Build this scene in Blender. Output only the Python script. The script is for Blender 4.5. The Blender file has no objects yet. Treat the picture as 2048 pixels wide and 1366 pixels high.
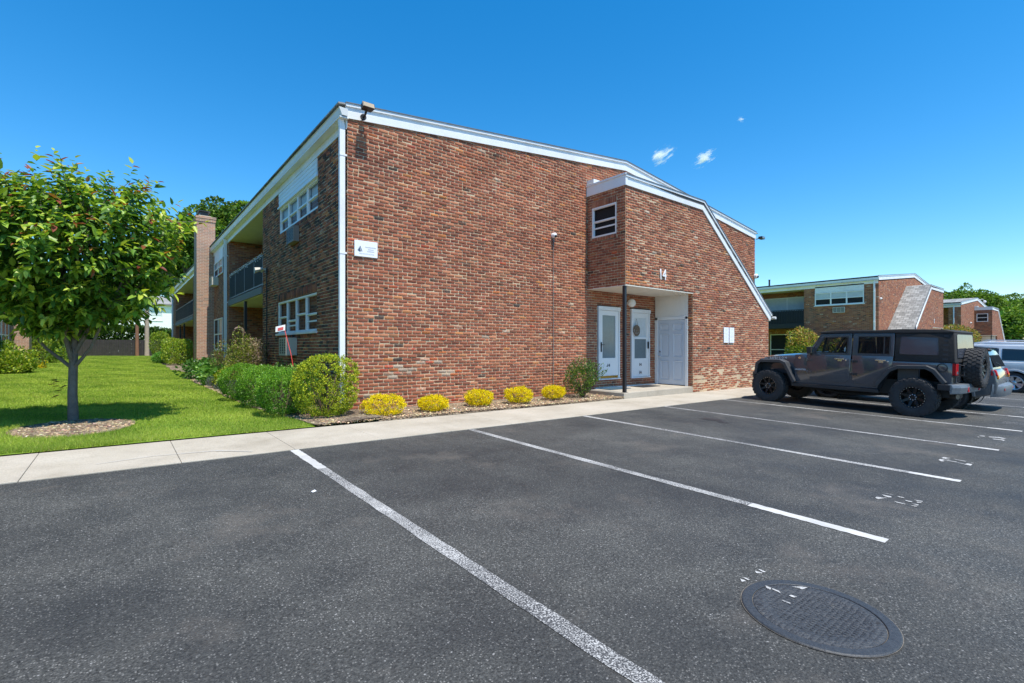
import bpy, bmesh, math, random
import numpy as np
from mathutils import Vector, Matrix
random.seed(7); RNG = np.random.default_rng(11)
SC = bpy.context.scene; COL = SC.collection
R = math.radians

# ------------------------------------------------------------------ objects
def tag(o, label=None, cat=None, group=None, kind=None):
    if label: o['label'] = label
    if cat: o['category'] = cat
    if group: o['group'] = group
    if kind: o['kind'] = kind
    return o

def empty(name, loc=(0, 0, 0), rz=0, label=None, cat=None, group=None):
    o = bpy.data.objects.new(name, None); COL.objects.link(o)
    o.location = loc; o.rotation_euler = (0, 0, rz); o.empty_display_size = .2
    return tag(o, label, cat, group)

def link(name, me, parent=None, loc=None):
    o = bpy.data.objects.new(name, me); COL.objects.link(o)
    if parent is not None: o.parent = parent
    if loc is not None: o.location = loc
    return o

def copy_tree(o, parent=None):
    c = o.copy(); COL.objects.link(c)
    if parent is not None: c.parent = parent
    for ch in list(o.children): copy_tree(ch, c)
    return c

class MB:
    """collects shapes into one mesh"""
    def __init__(self, xf=None): self.v = []; self.f = []; self.m = []; self.xf = xf
    def add(self, pts, faces, m=0):
        b = len(self.v)
        for p in pts: self.v.append(tuple(self.xf(p)) if self.xf else tuple(p))
        for f in faces: self.f.append([b + i for i in f]); self.m.append(m)
    def poly(self, pts, m=0): self.add(pts, [range(len(pts))], m); return self
    def box(self, x0, x1, y0, y1, z0, z1, m=0):
        p = [(x, y, z) for x in (x0, x1) for y in (y0, y1) for z in (z0, z1)]
        self.add(p, [(0, 1, 3, 2), (4, 6, 7, 5), (0, 4, 5, 1), (2, 3, 7, 6), (0, 2, 6, 4), (1, 5, 7, 3)], m); return self
    def prism(self, A, B, m=0, caps=True):
        n = len(A)
        f = [(i, (i + 1) % n, n + (i + 1) % n, n + i) for i in range(n)]
        if caps: f += [list(range(n))[::-1], list(range(n, 2 * n))]
        self.add(list(A) + list(B), f, m); return self
    def loft(self, rings, m=0, caps=True, closed=True):
        n = len(rings[0]); pts = [p for r in rings for p in r]; f = []
        for k in range(len(rings) - 1):
            for i in range(n if closed else n - 1):
                j = (i + 1) % n
                f.append((k * n + i, k * n + j, (k + 1) * n + j, (k + 1) * n + i))
        if caps: f += [list(range(n))[::-1], [(len(rings) - 1) * n + i for i in range(n)]]
        self.add(pts, f, m); return self
    def tube(self, P, r, n=8, m=0, caps=True):
        P = [Vector(p) for p in P]; rings = []
        if not hasattr(r, '__len__'): r = [r] * len(P)
        for i, p in enumerate(P):
            t = (P[min(i + 1, len(P) - 1)] - P[max(i - 1, 0)]).normalized()
            a = Vector((0, 0, 1)) if abs(t.z) < .9 else Vector((1, 0, 0))
            u = t.cross(a).normalized(); w = t.cross(u)
            rings.append([p + r[i] * (math.cos(q) * u + math.sin(q) * w) for q in [2 * math.pi * k / n for k in range(n)]])
        return self.loft(rings, m, caps)
    def lathe(self, prof, c=(0, 0, 0), ax='y', n=32, m=0, caps=False):
        rings = []
        for r, h in prof:
            ring = []
            for k in range(n):
                q = 2 * math.pi * k / n; a, b = r * math.cos(q), r * math.sin(q)
                p = (a, h, b) if ax == 'y' else ((h, a, b) if ax == 'x' else (a, b, h))
                ring.append((p[0] + c[0], p[1] + c[1], p[2] + c[2]))
            rings.append(ring)
        return self.loft(rings, m, caps)
    def ball(self, c, r, n=10, m=0, sq=(1, 1, 1)):
        pr = [(max(1e-4, math.sin(math.pi * k / n)), -math.cos(math.pi * k / n)) for k in range(n + 1)]
        rings = [[(c[0] + r * sq[0] * q * math.cos(2 * math.pi * j / (2 * n)), c[1] + r * sq[1] * q * math.sin(2 * math.pi * j / (2 * n)), c[2] + r * sq[2] * h) for j in range(2 * n)] for q, h in pr]
        return self.loft(rings, m, False)
    def ring(self, outer, inner, d, m=0):
        """frame between two polygons of equal count, extruded by vector d"""
        n = len(outer); add = lambda P: [tuple(np.add(p, d)) for p in P]
        pts = list(outer) + list(inner) + add(outer) + add(inner); f = []
        for i in range(n):
            j = (i + 1) % n
            f += [(i, j, n + j, n + i), (2 * n + i, 3 * n + i, 3 * n + j, 2 * n + j), (i, 2 * n + i, 2 * n + j, j), (n + i, n + j, 3 * n + j, 3 * n + i)]
        self.add(pts, f, m); return self
    def build(self, name, mats, parent=None, bevel=0, smooth=False, loc=None, seg=2, mesh=False, angle=28):
        me = bpy.data.meshes.new(name)
        me.from_pydata(self.v, [], self.f)
        if not isinstance(mats, (list, tuple)): mats = [mats]
        for mt in mats: me.materials.append(mt)
        me.polygons.foreach_set('material_index', self.m)
        bm = bmesh.new(); bm.from_mesh(me)
        bmesh.ops.remove_doubles(bm, verts=bm.verts, dist=1e-5)
        bmesh.ops.recalc_face_normals(bm, faces=bm.faces)
        if bevel:
            ed = [e for e in bm.edges if len(e.link_faces) == 2 and e.calc_face_angle(0) > R(angle)]
            bmesh.ops.bevel(bm, geom=ed, offset=bevel, segments=seg, affect='EDGES', profile=.6, clamp_overlap=True)
        if smooth:
            for f in bm.faces: f.smooth = True
            for e in bm.edges:
                if len(e.link_faces) == 2 and e.calc_face_angle(0) > R(38): e.smooth = False
        bm.to_mesh(me); bm.free()
        return me if mesh else link(name, me, parent, loc)

def np_mesh(name, V, F, mats, col=None, mi=None):
    """fast mesh: V (n,3), F list of (k, m) index arrays; col per face"""
    me = bpy.data.meshes.new(name); V = np.ascontiguousarray(V, dtype=np.float32)
    me.vertices.add(len(V)); me.vertices.foreach_set('co', V.ravel())
    if not isinstance(F, (list, tuple)): F = [F]
    flat = np.concatenate([f.ravel() for f in F]); tot = np.concatenate([np.full(len(f), f.shape[1]) for f in F])
    me.loops.add(len(flat)); me.loops.foreach_set('vertex_index', flat.astype(np.int32))
    st = np.concatenate([[0], np.cumsum(tot)[:-1]]).astype(np.int32)
    me.polygons.add(len(tot)); me.polygons.foreach_set('loop_start', st)
    if not isinstance(mats, (list, tuple)): mats = [mats]
    for mt in mats: me.materials.append(mt)
    if mi is not None: me.polygons.foreach_set('material_index', np.asarray(mi, dtype=np.int32))
    me.update(calc_edges=True)
    if col is not None:
        a = me.attributes.new('Col', 'FLOAT_COLOR', 'FACE')
        c = np.ones((len(tot), 4), dtype=np.float32); c[:, :col.shape[1]] = col
        a.data.foreach_set('color', c.ravel())
    return me

# ------------------------------------------------------------------ materials
class NT:
    def __init__(self, name):
        self.mat = bpy.data.materials.new(name); self.mat.use_nodes = True
        self.t = self.mat.node_tree; self.b = self.t.nodes['Principled BSDF']; self.out = self.t.nodes['Material Output']
    def n(self, ty, ins=None, **kw):
        x = self.t.nodes.new(ty)
        for k, v in kw.items(): setattr(x, k, v)
        for k, v in (ins or {}).items():
            if isinstance(v, bpy.types.NodeSocket): self.t.links.new(v, x.inputs[k])
            else: x.inputs[k].default_value = v
        return x
    def l(self, a, b): self.t.links.new(a, b)
    def set(self, **kw):
        for k, v in kw.items():
            s = self.b.inputs[k.replace('_', ' ')]
            if isinstance(v, bpy.types.NodeSocket): self.l(v, s)
            else: s.default_value = v
    def coord(self, scale=1.0, obj=True):
        c = self.n('ShaderNodeTexCoord').outputs['Object']
        if not obj: c = self.n('ShaderNodeNewGeometry').outputs['Position']
        if scale != 1.0: c = self.n('ShaderNodeVectorMath', {0: c, 1: (scale, scale, scale) if not hasattr(scale, '__len__') else scale}, operation='MULTIPLY').outputs[0]
        return c
    def noise(self, vec, scale, detail=3, rough=.55):
        return self.n('ShaderNodeTexNoise', {'Vector': vec, 'Scale': scale, 'Detail': detail, 'Roughness': rough}).outputs['Fac']
    def ramp(self, fac, stops, interp='LINEAR'):
        r = self.n('ShaderNodeValToRGB', {'Fac': fac}); cr = r.color_ramp; cr.interpolation = interp
        while len(cr.elements) < len(stops): cr.elements.new(.5)
        for e, (p, c) in zip(cr.elements, stops):
            e.position = p; e.color = (*c, 1) if hasattr(c, '__len__') else (c, c, c, 1)
        return r.outputs['Color']
    def math(self, op, a, b=0.0, c=0.0, clamp=False):
        return self.n('ShaderNodeMath', {0: a, 1: b, 2: c}, operation=op, use_clamp=clamp).outputs[0]
    def mix(self, f, a, b, mode='MIX'):
        x = self.t.nodes.new('ShaderNodeMix'); x.data_type = 'RGBA'; x.blend_type = mode
        for i, v in ((0, f), (6, a), (7, b)):
            if isinstance(v, bpy.types.NodeSocket): self.l(v, x.inputs[i])
            elif i == 0: x.inputs[0].default_value = v
            else: x.inputs[i].default_value = (*v, 1) if len(v) == 3 else v
        return x.outputs[2]
    def bump(self, h, dist=.01, strength=1.0):
        o = self.n('ShaderNodeBump', {'Height': h, 'Distance': dist, 'Strength': strength}).outputs[0]
        self.l(o, self.b.inputs['Normal']); return o

def simple(name, col, rough=.5, metal=0, var=.12, scale=6, bump=0, spec=.5, dirt=None, coat=0):
    t = NT(name); c = t.coord(1.0)
    n1 = t.noise(c, scale, 5); n2 = t.noise(c, scale * 9, 3)
    k = t.math('ADD', t.math('MULTIPLY', n1, .65), t.math('MULTIPLY', n2, .35))
    lo = tuple(max(0, x * (1 - var)) for x in col); hi = tuple(min(1, x * (1 + var)) for x in col)
    cc = t.ramp(k, [(.32, lo), (.68, hi)])
    if dirt: cc = t.mix(t.ramp(t.noise(c, scale * .6, 6, .7), [(.52, 0), (.75, .6)]), cc, dirt)
    t.set(Base_Color=cc, Roughness=t.ramp(n1, [(.3, max(0, rough - .06)), (.7, min(1, rough + .08))]), Metallic=metal, Specular_IOR_Level=spec)
    if coat: t.set(Coat_Weight=coat, Coat_Roughness=.04)
    if bump: t.bump(n2, bump)
    return t.mat

BRICK_STOPS = [(0, (.07, .055, .048)), (.012, (.10, .065, .05)), (.03, (.20, .088, .054)), (.2, (.25, .09, .056)), (.36, (.305, .106, .062)),
               (.55, (.355, .122, .066)), (.70, (.39, .148, .08)), (.83, (.41, .19, .105)), (.90, (.47, .185, .065)), (.945, (.43, .125, .05)), (.955, (.38, .06, .04)), (.98, (.44, .24, .15)), (1, (.47, .36, .27))]
def brick_geo():
    t = NT('brick'); a = t.n('ShaderNodeAttribute', attribute_name='Col')
    s = t.n('ShaderNodeSeparateColor', {0: a.outputs['Color']})
    c = t.coord(1.0)
    n1 = t.noise(c, 38, 5, .65); n2 = t.noise(c, 11, 4, .6); n3 = t.noise(c, .55, 4, .6)
    f = t.math('ADD', s.outputs[0], t.math('MULTIPLY', t.math('SUBTRACT', n2, .5), .12), clamp=True)
    col = t.ramp(f, BRICK_STOPS)
    col = t.mix(1.0, col, t.ramp(n1, [(.3, .72), (.5, 1), (.72, 1.22)]), 'MULTIPLY')
    col = t.mix(1.0, col, t.ramp(s.outputs[1], [(0, .8), (1, 1.18)]), 'MULTIPLY')
    col = t.mix(1.0, col, t.ramp(n3, [(.3, .86), (.7, 1.1)]), 'MULTIPLY')
    # pale lime wash smears that belong to reused bricks
    w = t.ramp(t.noise(c, 7, 6, .72), [(.58, 0), (.76, .4)])
    w = t.math('MULTIPLY', w, t.ramp(n3, [(.42, .15), (.66, 1)]))
    col = t.mix(w, col, (.46, .36, .28))
    t.set(Base_Color=col, Roughness=.9, Specular_IOR_Level=.2)
    t.bump(t.math('ADD', n1, t.math('MULTIPLY', t.noise(c, 130, 2), .5)), .006)
    return t.mat
def mortar_mat():
    t = NT('mortar'); c = t.coord(1.0)
    n = t.noise(c, 60, 5, .7); n2 = t.noise(c, 1.1, 4)
    col = t.mix(1.0, t.ramp(n, [(.3, (.50, .39, .255)), (.7, (.68, .55, .37))]), t.ramp(n2, [(.35, .78), (.65, 1.08)]), 'MULTIPLY')
    t.set(Base_Color=col, Roughness=.95, Specular_IOR_Level=.1); t.bump(n, .006); return t.mat
def brick_tex(name='brick_far', mort=(.35, .255, .18), lift=1.0, pale=.3, tint=0.0):
    """shader bricks for walls further off; picks its axes from the face normal"""
    t = NT(name); g = t.n('ShaderNodeNewGeometry'); c = t.n('ShaderNodeTexCoord').outputs['Object']
    p = t.n('ShaderNodeSeparateXYZ', {0: c}); q = t.n('ShaderNodeSeparateXYZ', {0: g.outputs['True Normal']})
    ax = t.math('GREATER_THAN', t.math('ABSOLUTE', q.outputs[0]), .7)
    u = t.math('ADD', t.math('MULTIPLY', p.outputs[1], ax), t.math('MULTIPLY', p.outputs[0], t.math('SUBTRACT', 1, ax)))
    v = t.n('ShaderNodeCombineXYZ', {0: u, 1: p.outputs[2], 2: 0.0}).outputs[0]
    nz = t.n('ShaderNodeTexNoise', {'Vector': c, 'Scale': 22, 'Detail': 2}).outputs['Color']
    v2 = t.n('ShaderNodeVectorMath', {0: v, 1: t.n('ShaderNodeVectorMath', {0: nz, 1: (.007, .007, 0)}, operation='MULTIPLY').outputs[0]}, operation='ADD').outputs[0]
    br = t.n('ShaderNodeTexBrick', {'Vector': v2, 'Color1': (0, 0, 0, 1), 'Color2': (1, 1, 1, 1), 'Mortar': (0, 0, 0, 1), 'Scale': 1.0, 'Mortar Size': .0065, 'Mortar Smooth': .25, 'Bias': 0, 'Brick Width': .212, 'Row Height': .0715})
    br.offset = .5
    f = t.math('ADD', t.n('ShaderNodeSeparateColor', {0: br.outputs['Color']}).outputs[0], t.math('MULTIPLY', t.math('SUBTRACT', t.noise(c, 9, 3), .5), .25), clamp=True)
    col = t.mix(1.0, t.ramp(f, BRICK_STOPS), t.ramp(t.noise(c, 35, 4), [(.3, .75 * lift), (.7, 1.2 * lift)]), 'MULTIPLY')
    col = t.mix(t.ramp(t.noise(c, 1.2, 5, .7), [(.5, 0), (.75, pale)]), col, (.4, .3, .23))
    col = t.mix(tint, col, (.46, .33, .25))
    col = t.mix(br.outputs['Fac'], col, mort)
    t.set(Base_Color=col, Roughness=.9, Specular_IOR_Level=.2)
    t.bump(t.math('ADD', t.math('SUBTRACT', 1, br.outputs['Fac']), t.math('MULTIPLY', t.noise(c, 60, 3), .35)), .009)
    return t.mat

def lines_mat(name, col, axis, pitch, depth=.01, rough=.45, var=.06, dark=.75):
    """boards: a groove every `pitch` metres along an axis"""
    t = NT(name); c = t.coord(1.0); s = t.n('ShaderNodeSeparateXYZ', {0: c}).outputs[axis]
    fr = t.math('FRACT', t.math('DIVIDE', s, pitch)); gr = t.ramp(fr, [(0, 0), (.07, 1), (.93, 1), (1, 0)])
    n = t.noise(c, 4, 5); cc = t.ramp(n, [(.3, tuple(x * (1 - var) for x in col)), (.7, tuple(min(1, x * (1 + var)) for x in col))])
    t.set(Base_Color=t.mix(gr, tuple(x * dark for x in col), cc), Roughness=rough); t.bump(gr, depth); return t.mat

def leaf_mat(name, trans=.40, rough=.45, spec=.4):
    t = NT(name); a = t.n('ShaderNodeAttribute', attribute_name='Col').outputs['Color']
    t.set(Base_Color=a, Roughness=rough, Specular_IOR_Level=spec)
    tr = t.n('ShaderNodeBsdfTranslucent', {'Color': t.mix(1.0, a, (1.25, 1.3, .55), 'MULTIPLY')})
    mx = t.n('ShaderNodeMixShader', {0: trans, 1: t.b.outputs[0], 2: tr.outputs[0]})
    t.l(mx.outputs[0], t.out.inputs['Surface']); return t.mat

def glass_mat(name, tint=(.02, .025, .03), rough=.03, alpha=.3):
    """window pane: glossy reflection over partly see-through tinted glass"""
    t = NT(name); c = t.coord(1.0)
    t.set(Base_Color=(*tint, 1), Roughness=rough, Specular_IOR_Level=.8, IOR=1.5)
    tr = t.n('ShaderNodeBsdfTransparent', {'Color': (.90, .93, .94, 1)})
    mx = t.n('ShaderNodeMixShader', {0: alpha, 1: tr.outputs[0], 2: t.b.outputs[0]})
    fr = t.math('MULTIPLY_ADD', t.math('POWER', t.n('ShaderNodeLayerWeight', {'Blend': .5}).outputs['Facing'], 4.0), .6, .04)
    t.l(t.math('ADD', fr, alpha, clamp=True), mx.inputs[0])
    t.bump(t.noise(c, 2.2, 2), .004); t.l(mx.outputs[0], t.out.inputs['Surface']); return t.mat

M = {}
M['brick'] = brick_geo(); M['mortar'] = mortar_mat(); M['brick_far'] = brick_tex(); M['brick_chimney'] = brick_tex('brick_chimney', (.66, .56, .44), 1.15, .5, .5)
M['white'] = simple('white_aluminium', (.78, .79, .79), .38, var=.05, scale=1.5, dirt=(.55, .54, .5))
M['gutter'] = simple('gutter_enamel', (.62, .64, .63), .4, var=.06, scale=1.2, dirt=(.42, .42, .39))
M['soffit'] = lines_mat('soffit_boards', (.66, .64, .52), 1, .12, .012)
M['porch_ceiling'] = simple('porch_ceiling', (.74, .70, .60), .7, var=.06, scale=3)
M['siding'] = lines_mat('white_siding', (.88, .88, .87), 2, .2, .006, dark=.9)
M['shingle'] = None
M['panel'] = simple('painted_panel', (.74, .73, .69), .55, var=.05, scale=2)
M['door'] = simple('painted_door', (.56, .60, .66), .42, var=.03, scale=1.5)
M['storm'] = simple('storm_door', (.80, .80, .78), .4, var=.03, scale=1.5)
M['vinyl'] = simple('window_vinyl', (.80, .81, .80), .4, var=.04, scale=2)
M['glass'] = glass_mat('window_glass', (.015, .02, .025), .03, .03)
M['lite'] = simple('frosted_glass', (.16, .20, .21), .12, var=.15, scale=1.4)
M['dark'] = simple('dark_room', (.02, .02, .022), .8, var=.2)
M['blind'] = lines_mat('window_blind', (.80, .80, .78), 2, .03, .004)
M['black_metal'] = simple('black_metal', (.018, .02, .024), .42, var=.2, scale=8)
M['grey_metal'] = simple('grey_metal', (.16, .17, .18), .45, metal=.3, var=.15, scale=8)
M['ac_case'] = simple('ac_case', (.52, .49, .42), .55, var=.1, scale=4, dirt=(.34, .3, .25))
M['ac_old'] = simple('ac_sleeve', (.25, .21, .18), .6, var=.15, scale=5)
M['brass'] = simple('brass', (.55, .36, .08), .3, metal=.9)
M['chrome'] = simple('chrome', (.7, .7, .71), .18, metal=1, var=.05)
M['text'] = simple('dark_lettering', (.03, .03, .035), .5)
M['greytext'] = simple('grey_lettering', (.42, .45, .47), .5)
M['logo'] = simple('sign_logo', (.06, .10, .16), .5)
M['signwhite'] = simple('sign_plate', (.82, .83, .86), .35, var=.03, scale=3)
M['bulb'] = simple('opal_globe', (.8, .8, .78), .2, var=.02)
M['concrete'] = None
M['balcony_board'] = simple('balcony_board', (.17, .165, .16), .7, var=.15, scale=3)
M['mesh_panel'] = lines_mat('balcony_screen', (.014, .016, .019), 1, .11, .006, .85)
def shingle():
    t = NT('roof_shingles'); g = t.n('ShaderNodeNewGeometry'); c = t.n('ShaderNodeTexCoord').outputs['Object']
    p = t.n('ShaderNodeSeparateXYZ', {0: c})
    run = t.math('ADD', t.math('MULTIPLY', p.outputs[2], 1.5), 0.0)
    v = t.n('ShaderNodeCombineXYZ', {0: p.outputs[1], 1: run, 2: 0.0}).outputs[0]
    br = t.n('ShaderNodeTexBrick', {'Vector': v, 'Color1': (.6, .6, .6, 1), 'Color2': (1.15, 1.15, 1.15, 1), 'Mortar': (.35, .35, .35, 1), 'Scale': 1.0, 'Mortar Size': .008, 'Brick Width': .3, 'Row Height': .2})
    col = t.mix(1.0, t.ramp(t.noise(c, 3, 5), [(.3, (.27, .265, .25)), (.7, (.36, .355, .34))]), br.outputs['Color'], 'MULTIPLY')
    col = t.mix(1.0, col, t.ramp(t.noise(c, 90, 3), [(.3, .7), (.7, 1.3)]), 'MULTIPLY')
    t.set(Base_Color=col, Roughness=.95); t.bump(t.n('ShaderNodeSeparateColor', {0: br.outputs['Color']}).outputs[0], .02); return t.mat
M['shingle'] = shingle()
def concrete():
    t = NT('concrete'); c = t.coord(1.0, obj=False)
    n1 = t.noise(c, .9, 6, .65); n2 = t.noise(c, 70, 4, .7); n3 = t.noise(c, 7, 5, .7)
    col = t.ramp(n1, [(.28, (.32, .28, .22)), (.5, (.42, .375, .305)), (.72, (.48, .435, .365))])
    col = t.mix(1.0, col, t.ramp(n2, [(.3, .78), (.5, 1), (.7, 1.15)]), 'MULTIPLY')
    col = t.mix(t.ramp(n3, [(.56, 0), (.74, .45)]), col, (.30, .27, .23))
    t.set(Base_Color=col, Roughness=.9, Specular_IOR_Level=.25); t.bump(n2, .004); return t.mat
M['concrete'] = concrete()
def asphalt():
    t = NT('asphalt'); c = t.coord(1.0, obj=False)
    big = t.noise(c, .33, 5, .6); mid = t.noise(c, 1.7, 5, .65); fine = t.noise(c, 190, 3, .6); g = t.noise(c, 75, 3, .7)
    vo = t.n('ShaderNodeTexVoronoi', {'Vector': c, 'Scale': 95, 'Randomness': 1.0}); sp = t.n('ShaderNodeSeparateColor', {0: vo.outputs['Color']}).outputs[0]
    vo2 = t.n('ShaderNodeTexVoronoi', {'Vector': c, 'Scale': 42, 'Randomness': 1.0}); sp2 = t.n('ShaderNodeSeparateColor', {0: vo2.outputs['Color']}).outputs[0]
    worn = t.ramp(t.math('ADD', t.math('MULTIPLY', big, .6), t.math('MULTIPLY', mid, .4)), [(.34, 0), (.66, 1)])
    col = t.mix(worn, (.028, .0285, .028), (.080, .079, .072))
    col = t.mix(1.0, col, t.ramp(g, [(.3, .30), (.5, 1), (.7, 2.0)]), 'MULTIPLY')
    # exposed pale stones, more of them where the sealer has worn off
    st = t.math('MULTIPLY', t.ramp(sp, [(.80, 0), (.86, 1)], 'LINEAR'), t.ramp(vo.outputs['Distance'], [(.28, 1), (.5, 0)]))
    st = t.math('MULTIPLY', st, t.math('ADD', t.math('MULTIPLY', worn, .6), .35))
    col = t.mix(st, col, (.29, .28, .26))
    st2 = t.math('MULTIPLY', t.ramp(sp2, [(.955, 0), (.965, 1)]), t.ramp(vo2.outputs['Distance'], [(.12, 1), (.26, 0)]))
    col = t.mix(t.math('MULTIPLY', st2, .8), col, (.42, .41, .4))
    # sealer sheet left dark along the kerb and in tyre lanes; brown silt stains
    dk = t.ramp(t.noise(c, .55, 5, .6), [(.46, 0), (.72, .6)])
    col = t.mix(dk, col, (.022, .023, .025))
    silt = t.ramp(t.noise(t.n('ShaderNodeVectorMath', {0: c, 1: (7.3, 3.1, 0)}, operation='ADD').outputs[0], .9, 5, .7), [(.56, 0), (.74, .5)])
    col = t.mix(silt, col, (.145, .125, .105))
    t.set(Base_Color=col, Roughness=t.ramp(mid, [(.3, .62), (.7, .82)]), Specular_IOR_Level=.38)
    t.bump(t.math('ADD', t.math('ADD', t.math('MULTIPLY', g, 1.0), t.math('MULTIPLY', fine, .5)), t.math('MULTIPLY', vo.outputs['Distance'], -.6)), .006)
    return t.mat
M['asphalt'] = asphalt()
def paint(name, wear):
    t = NT(name); c = t.coord(1.0, obj=False)
    g = t.noise(c, 120, 3, .7); m = t.noise(c, .8, 5, .65); s = t.n('ShaderNodeSeparateXYZ', {0: c}).outputs[1]
    k = t.math('ADD', t.math('MULTIPLY', g, 1.0), t.math('MULTIPLY', t.math('SUBTRACT', m, .5), .35))
    mask = t.ramp(k, [(wear - .05, 0), (wear + .05, 1)])
    col = t.mix(mask, (.05, .05, .052), t.ramp(t.noise(c, 5, 4), [(.3, (.40, .395, .38)), (.7, (.56, .55, .53))]))
    t.set(Base_Color=col, Roughness=.75); t.bump(k, .004); return t.mat
M['paint_old'] = paint('road_paint_worn', .52); M['paint_new'] = paint('road_paint_fresh', .2); M['paint_num'] = paint('bay_number_paint', .42); M['paint_mid'] = paint('road_paint', .505)
def iron():
    t = NT('cast_iron'); c = t.coord(1.0); n = t.noise(c, 60, 4, .7)
    t.set(Base_Color=t.ramp(n, [(.3, (.030, .034, .04)), (.7, (.062, .066, .072))]), Roughness=.55, Metallic=.25); t.bump(n, .003); return t.mat
M['iron'] = iron()
def iron_lid():
    t = NT('cast_iron_lid'); c = t.coord(1.0); n = t.noise(c, 70, 4, .7)
    vo = t.n('ShaderNodeTexVoronoi', {'Vector': c, 'Scale': 34, 'Randomness': .35}, distance='CHEBYCHEV').outputs['Distance']
    t.set(Base_Color=t.mix(t.ramp(t.noise(c, 9, 5, .7), [(.62, 0), (.7, .5)]), t.ramp(n, [(.3, (.026, .029, .034)), (.7, (.075, .078, .083))]), (.16, .15, .13)), Roughness=.6, Metallic=.2)
    t.bump(t.math('SUBTRACT', t.math('MULTIPLY', n, .5), vo), .012); return t.mat
M['iron_lid'] = iron_lid()
def lawn_mat():
    t = NT('lawn'); c = t.coord(1.0, obj=False)
    s = t.n('ShaderNodeSeparateXYZ', {0: c}); st = t.math('SINE', t.math('MULTIPLY', t.math('ADD', t.math('MULTIPLY', s.outputs[0], .9), t.math('MULTIPLY', s.outputs[1], .25)), 5.2))
    n = t.noise(c, 1.3, 6, .7); f = t.noise(c, 45, 4, .75)
    k = t.math('ADD', t.math('ADD', t.math('MULTIPLY', st, .06), n), t.math('MULTIPLY', t.math('SUBTRACT', f, .5), .5))
    t.set(Base_Color=t.ramp(k, [(.22, (.09, .17, .02)), (.45, (.19, .31, .035)), (.62, (.27, .39, .05)), (.8, (.38, .48, .08))]), Roughness=.9, Specular_IOR_Level=.1)
    t.bump(f, .03); return t.mat
M['lawn'] = lawn_mat()
M['soil'] = None
def mulch_mat():
    t = NT('mulch'); c = t.coord(1.0, obj=False)
    vo = t.n('ShaderNodeTexVoronoi', {'Vector': c, 'Scale': 34}); n = t.noise(c, 3, 5); n2 = t.noise(c, 60, 4)
    k = t.n('ShaderNodeSeparateColor', {0: vo.outputs['Color']}).outputs[0]
    col = t.mix(t.ramp(n, [(.4, 0), (.62, 1)]), t.ramp(k, [(0, (.09, .06, .045)), (.6, (.17, .12, .085)), (1, (.33, .26, .19))]), t.ramp(k, [(0, (.20, .145, .09)), (.6, (.36, .28, .18)), (1, (.55, .46, .34))]))
    t.set(Base_Color=t.mix(1.0, col, t.ramp(n2, [(.3, .7), (.7, 1.2)]), 'MULTIPLY'), Roughness=.95); t.bump(t.math('ADD', vo.outputs['Distance'], n2), .03); return t.mat
M['mulch'] = mulch_mat()
def chip_mat():
    t = NT('wood_chips'); a = t.n('ShaderNodeAttribute', attribute_name='Col').outputs['Color']
    t.set(Base_Color=t.mix(1.0, a, t.ramp(t.noise(t.coord(1.0), 80, 3), [(.3, .75), (.7, 1.2)]), 'MULTIPLY'), Roughness=.9); return t.mat
M['chips'] = chip_mat()
M['leaf'] = leaf_mat('leaves', .34, .42, .45); M['leaf_far'] = leaf_mat('leaves_far', .25, .6, .2); M['grass'] = leaf_mat('grass_blades', .45, .6, .15)
M['bark'] = simple('bark', (.17, .15, .135), .9, var=.35, scale=9, bump=.02)
M['twig'] = simple('twigs', (.13, .085, .06), .9, var=.3, scale=20)
M['pole_brown'] = simple('brown_pole', (.24, .12, .075), .85, var=.2, scale=5); M['pole_grey'] = simple('weathered_pole', (.42, .34, .27), .85, var=.2, scale=5)
M['fence'] = lines_mat('dark_fence', (.035, .031, .032), 0, .16, .01, .8, .3)
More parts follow.
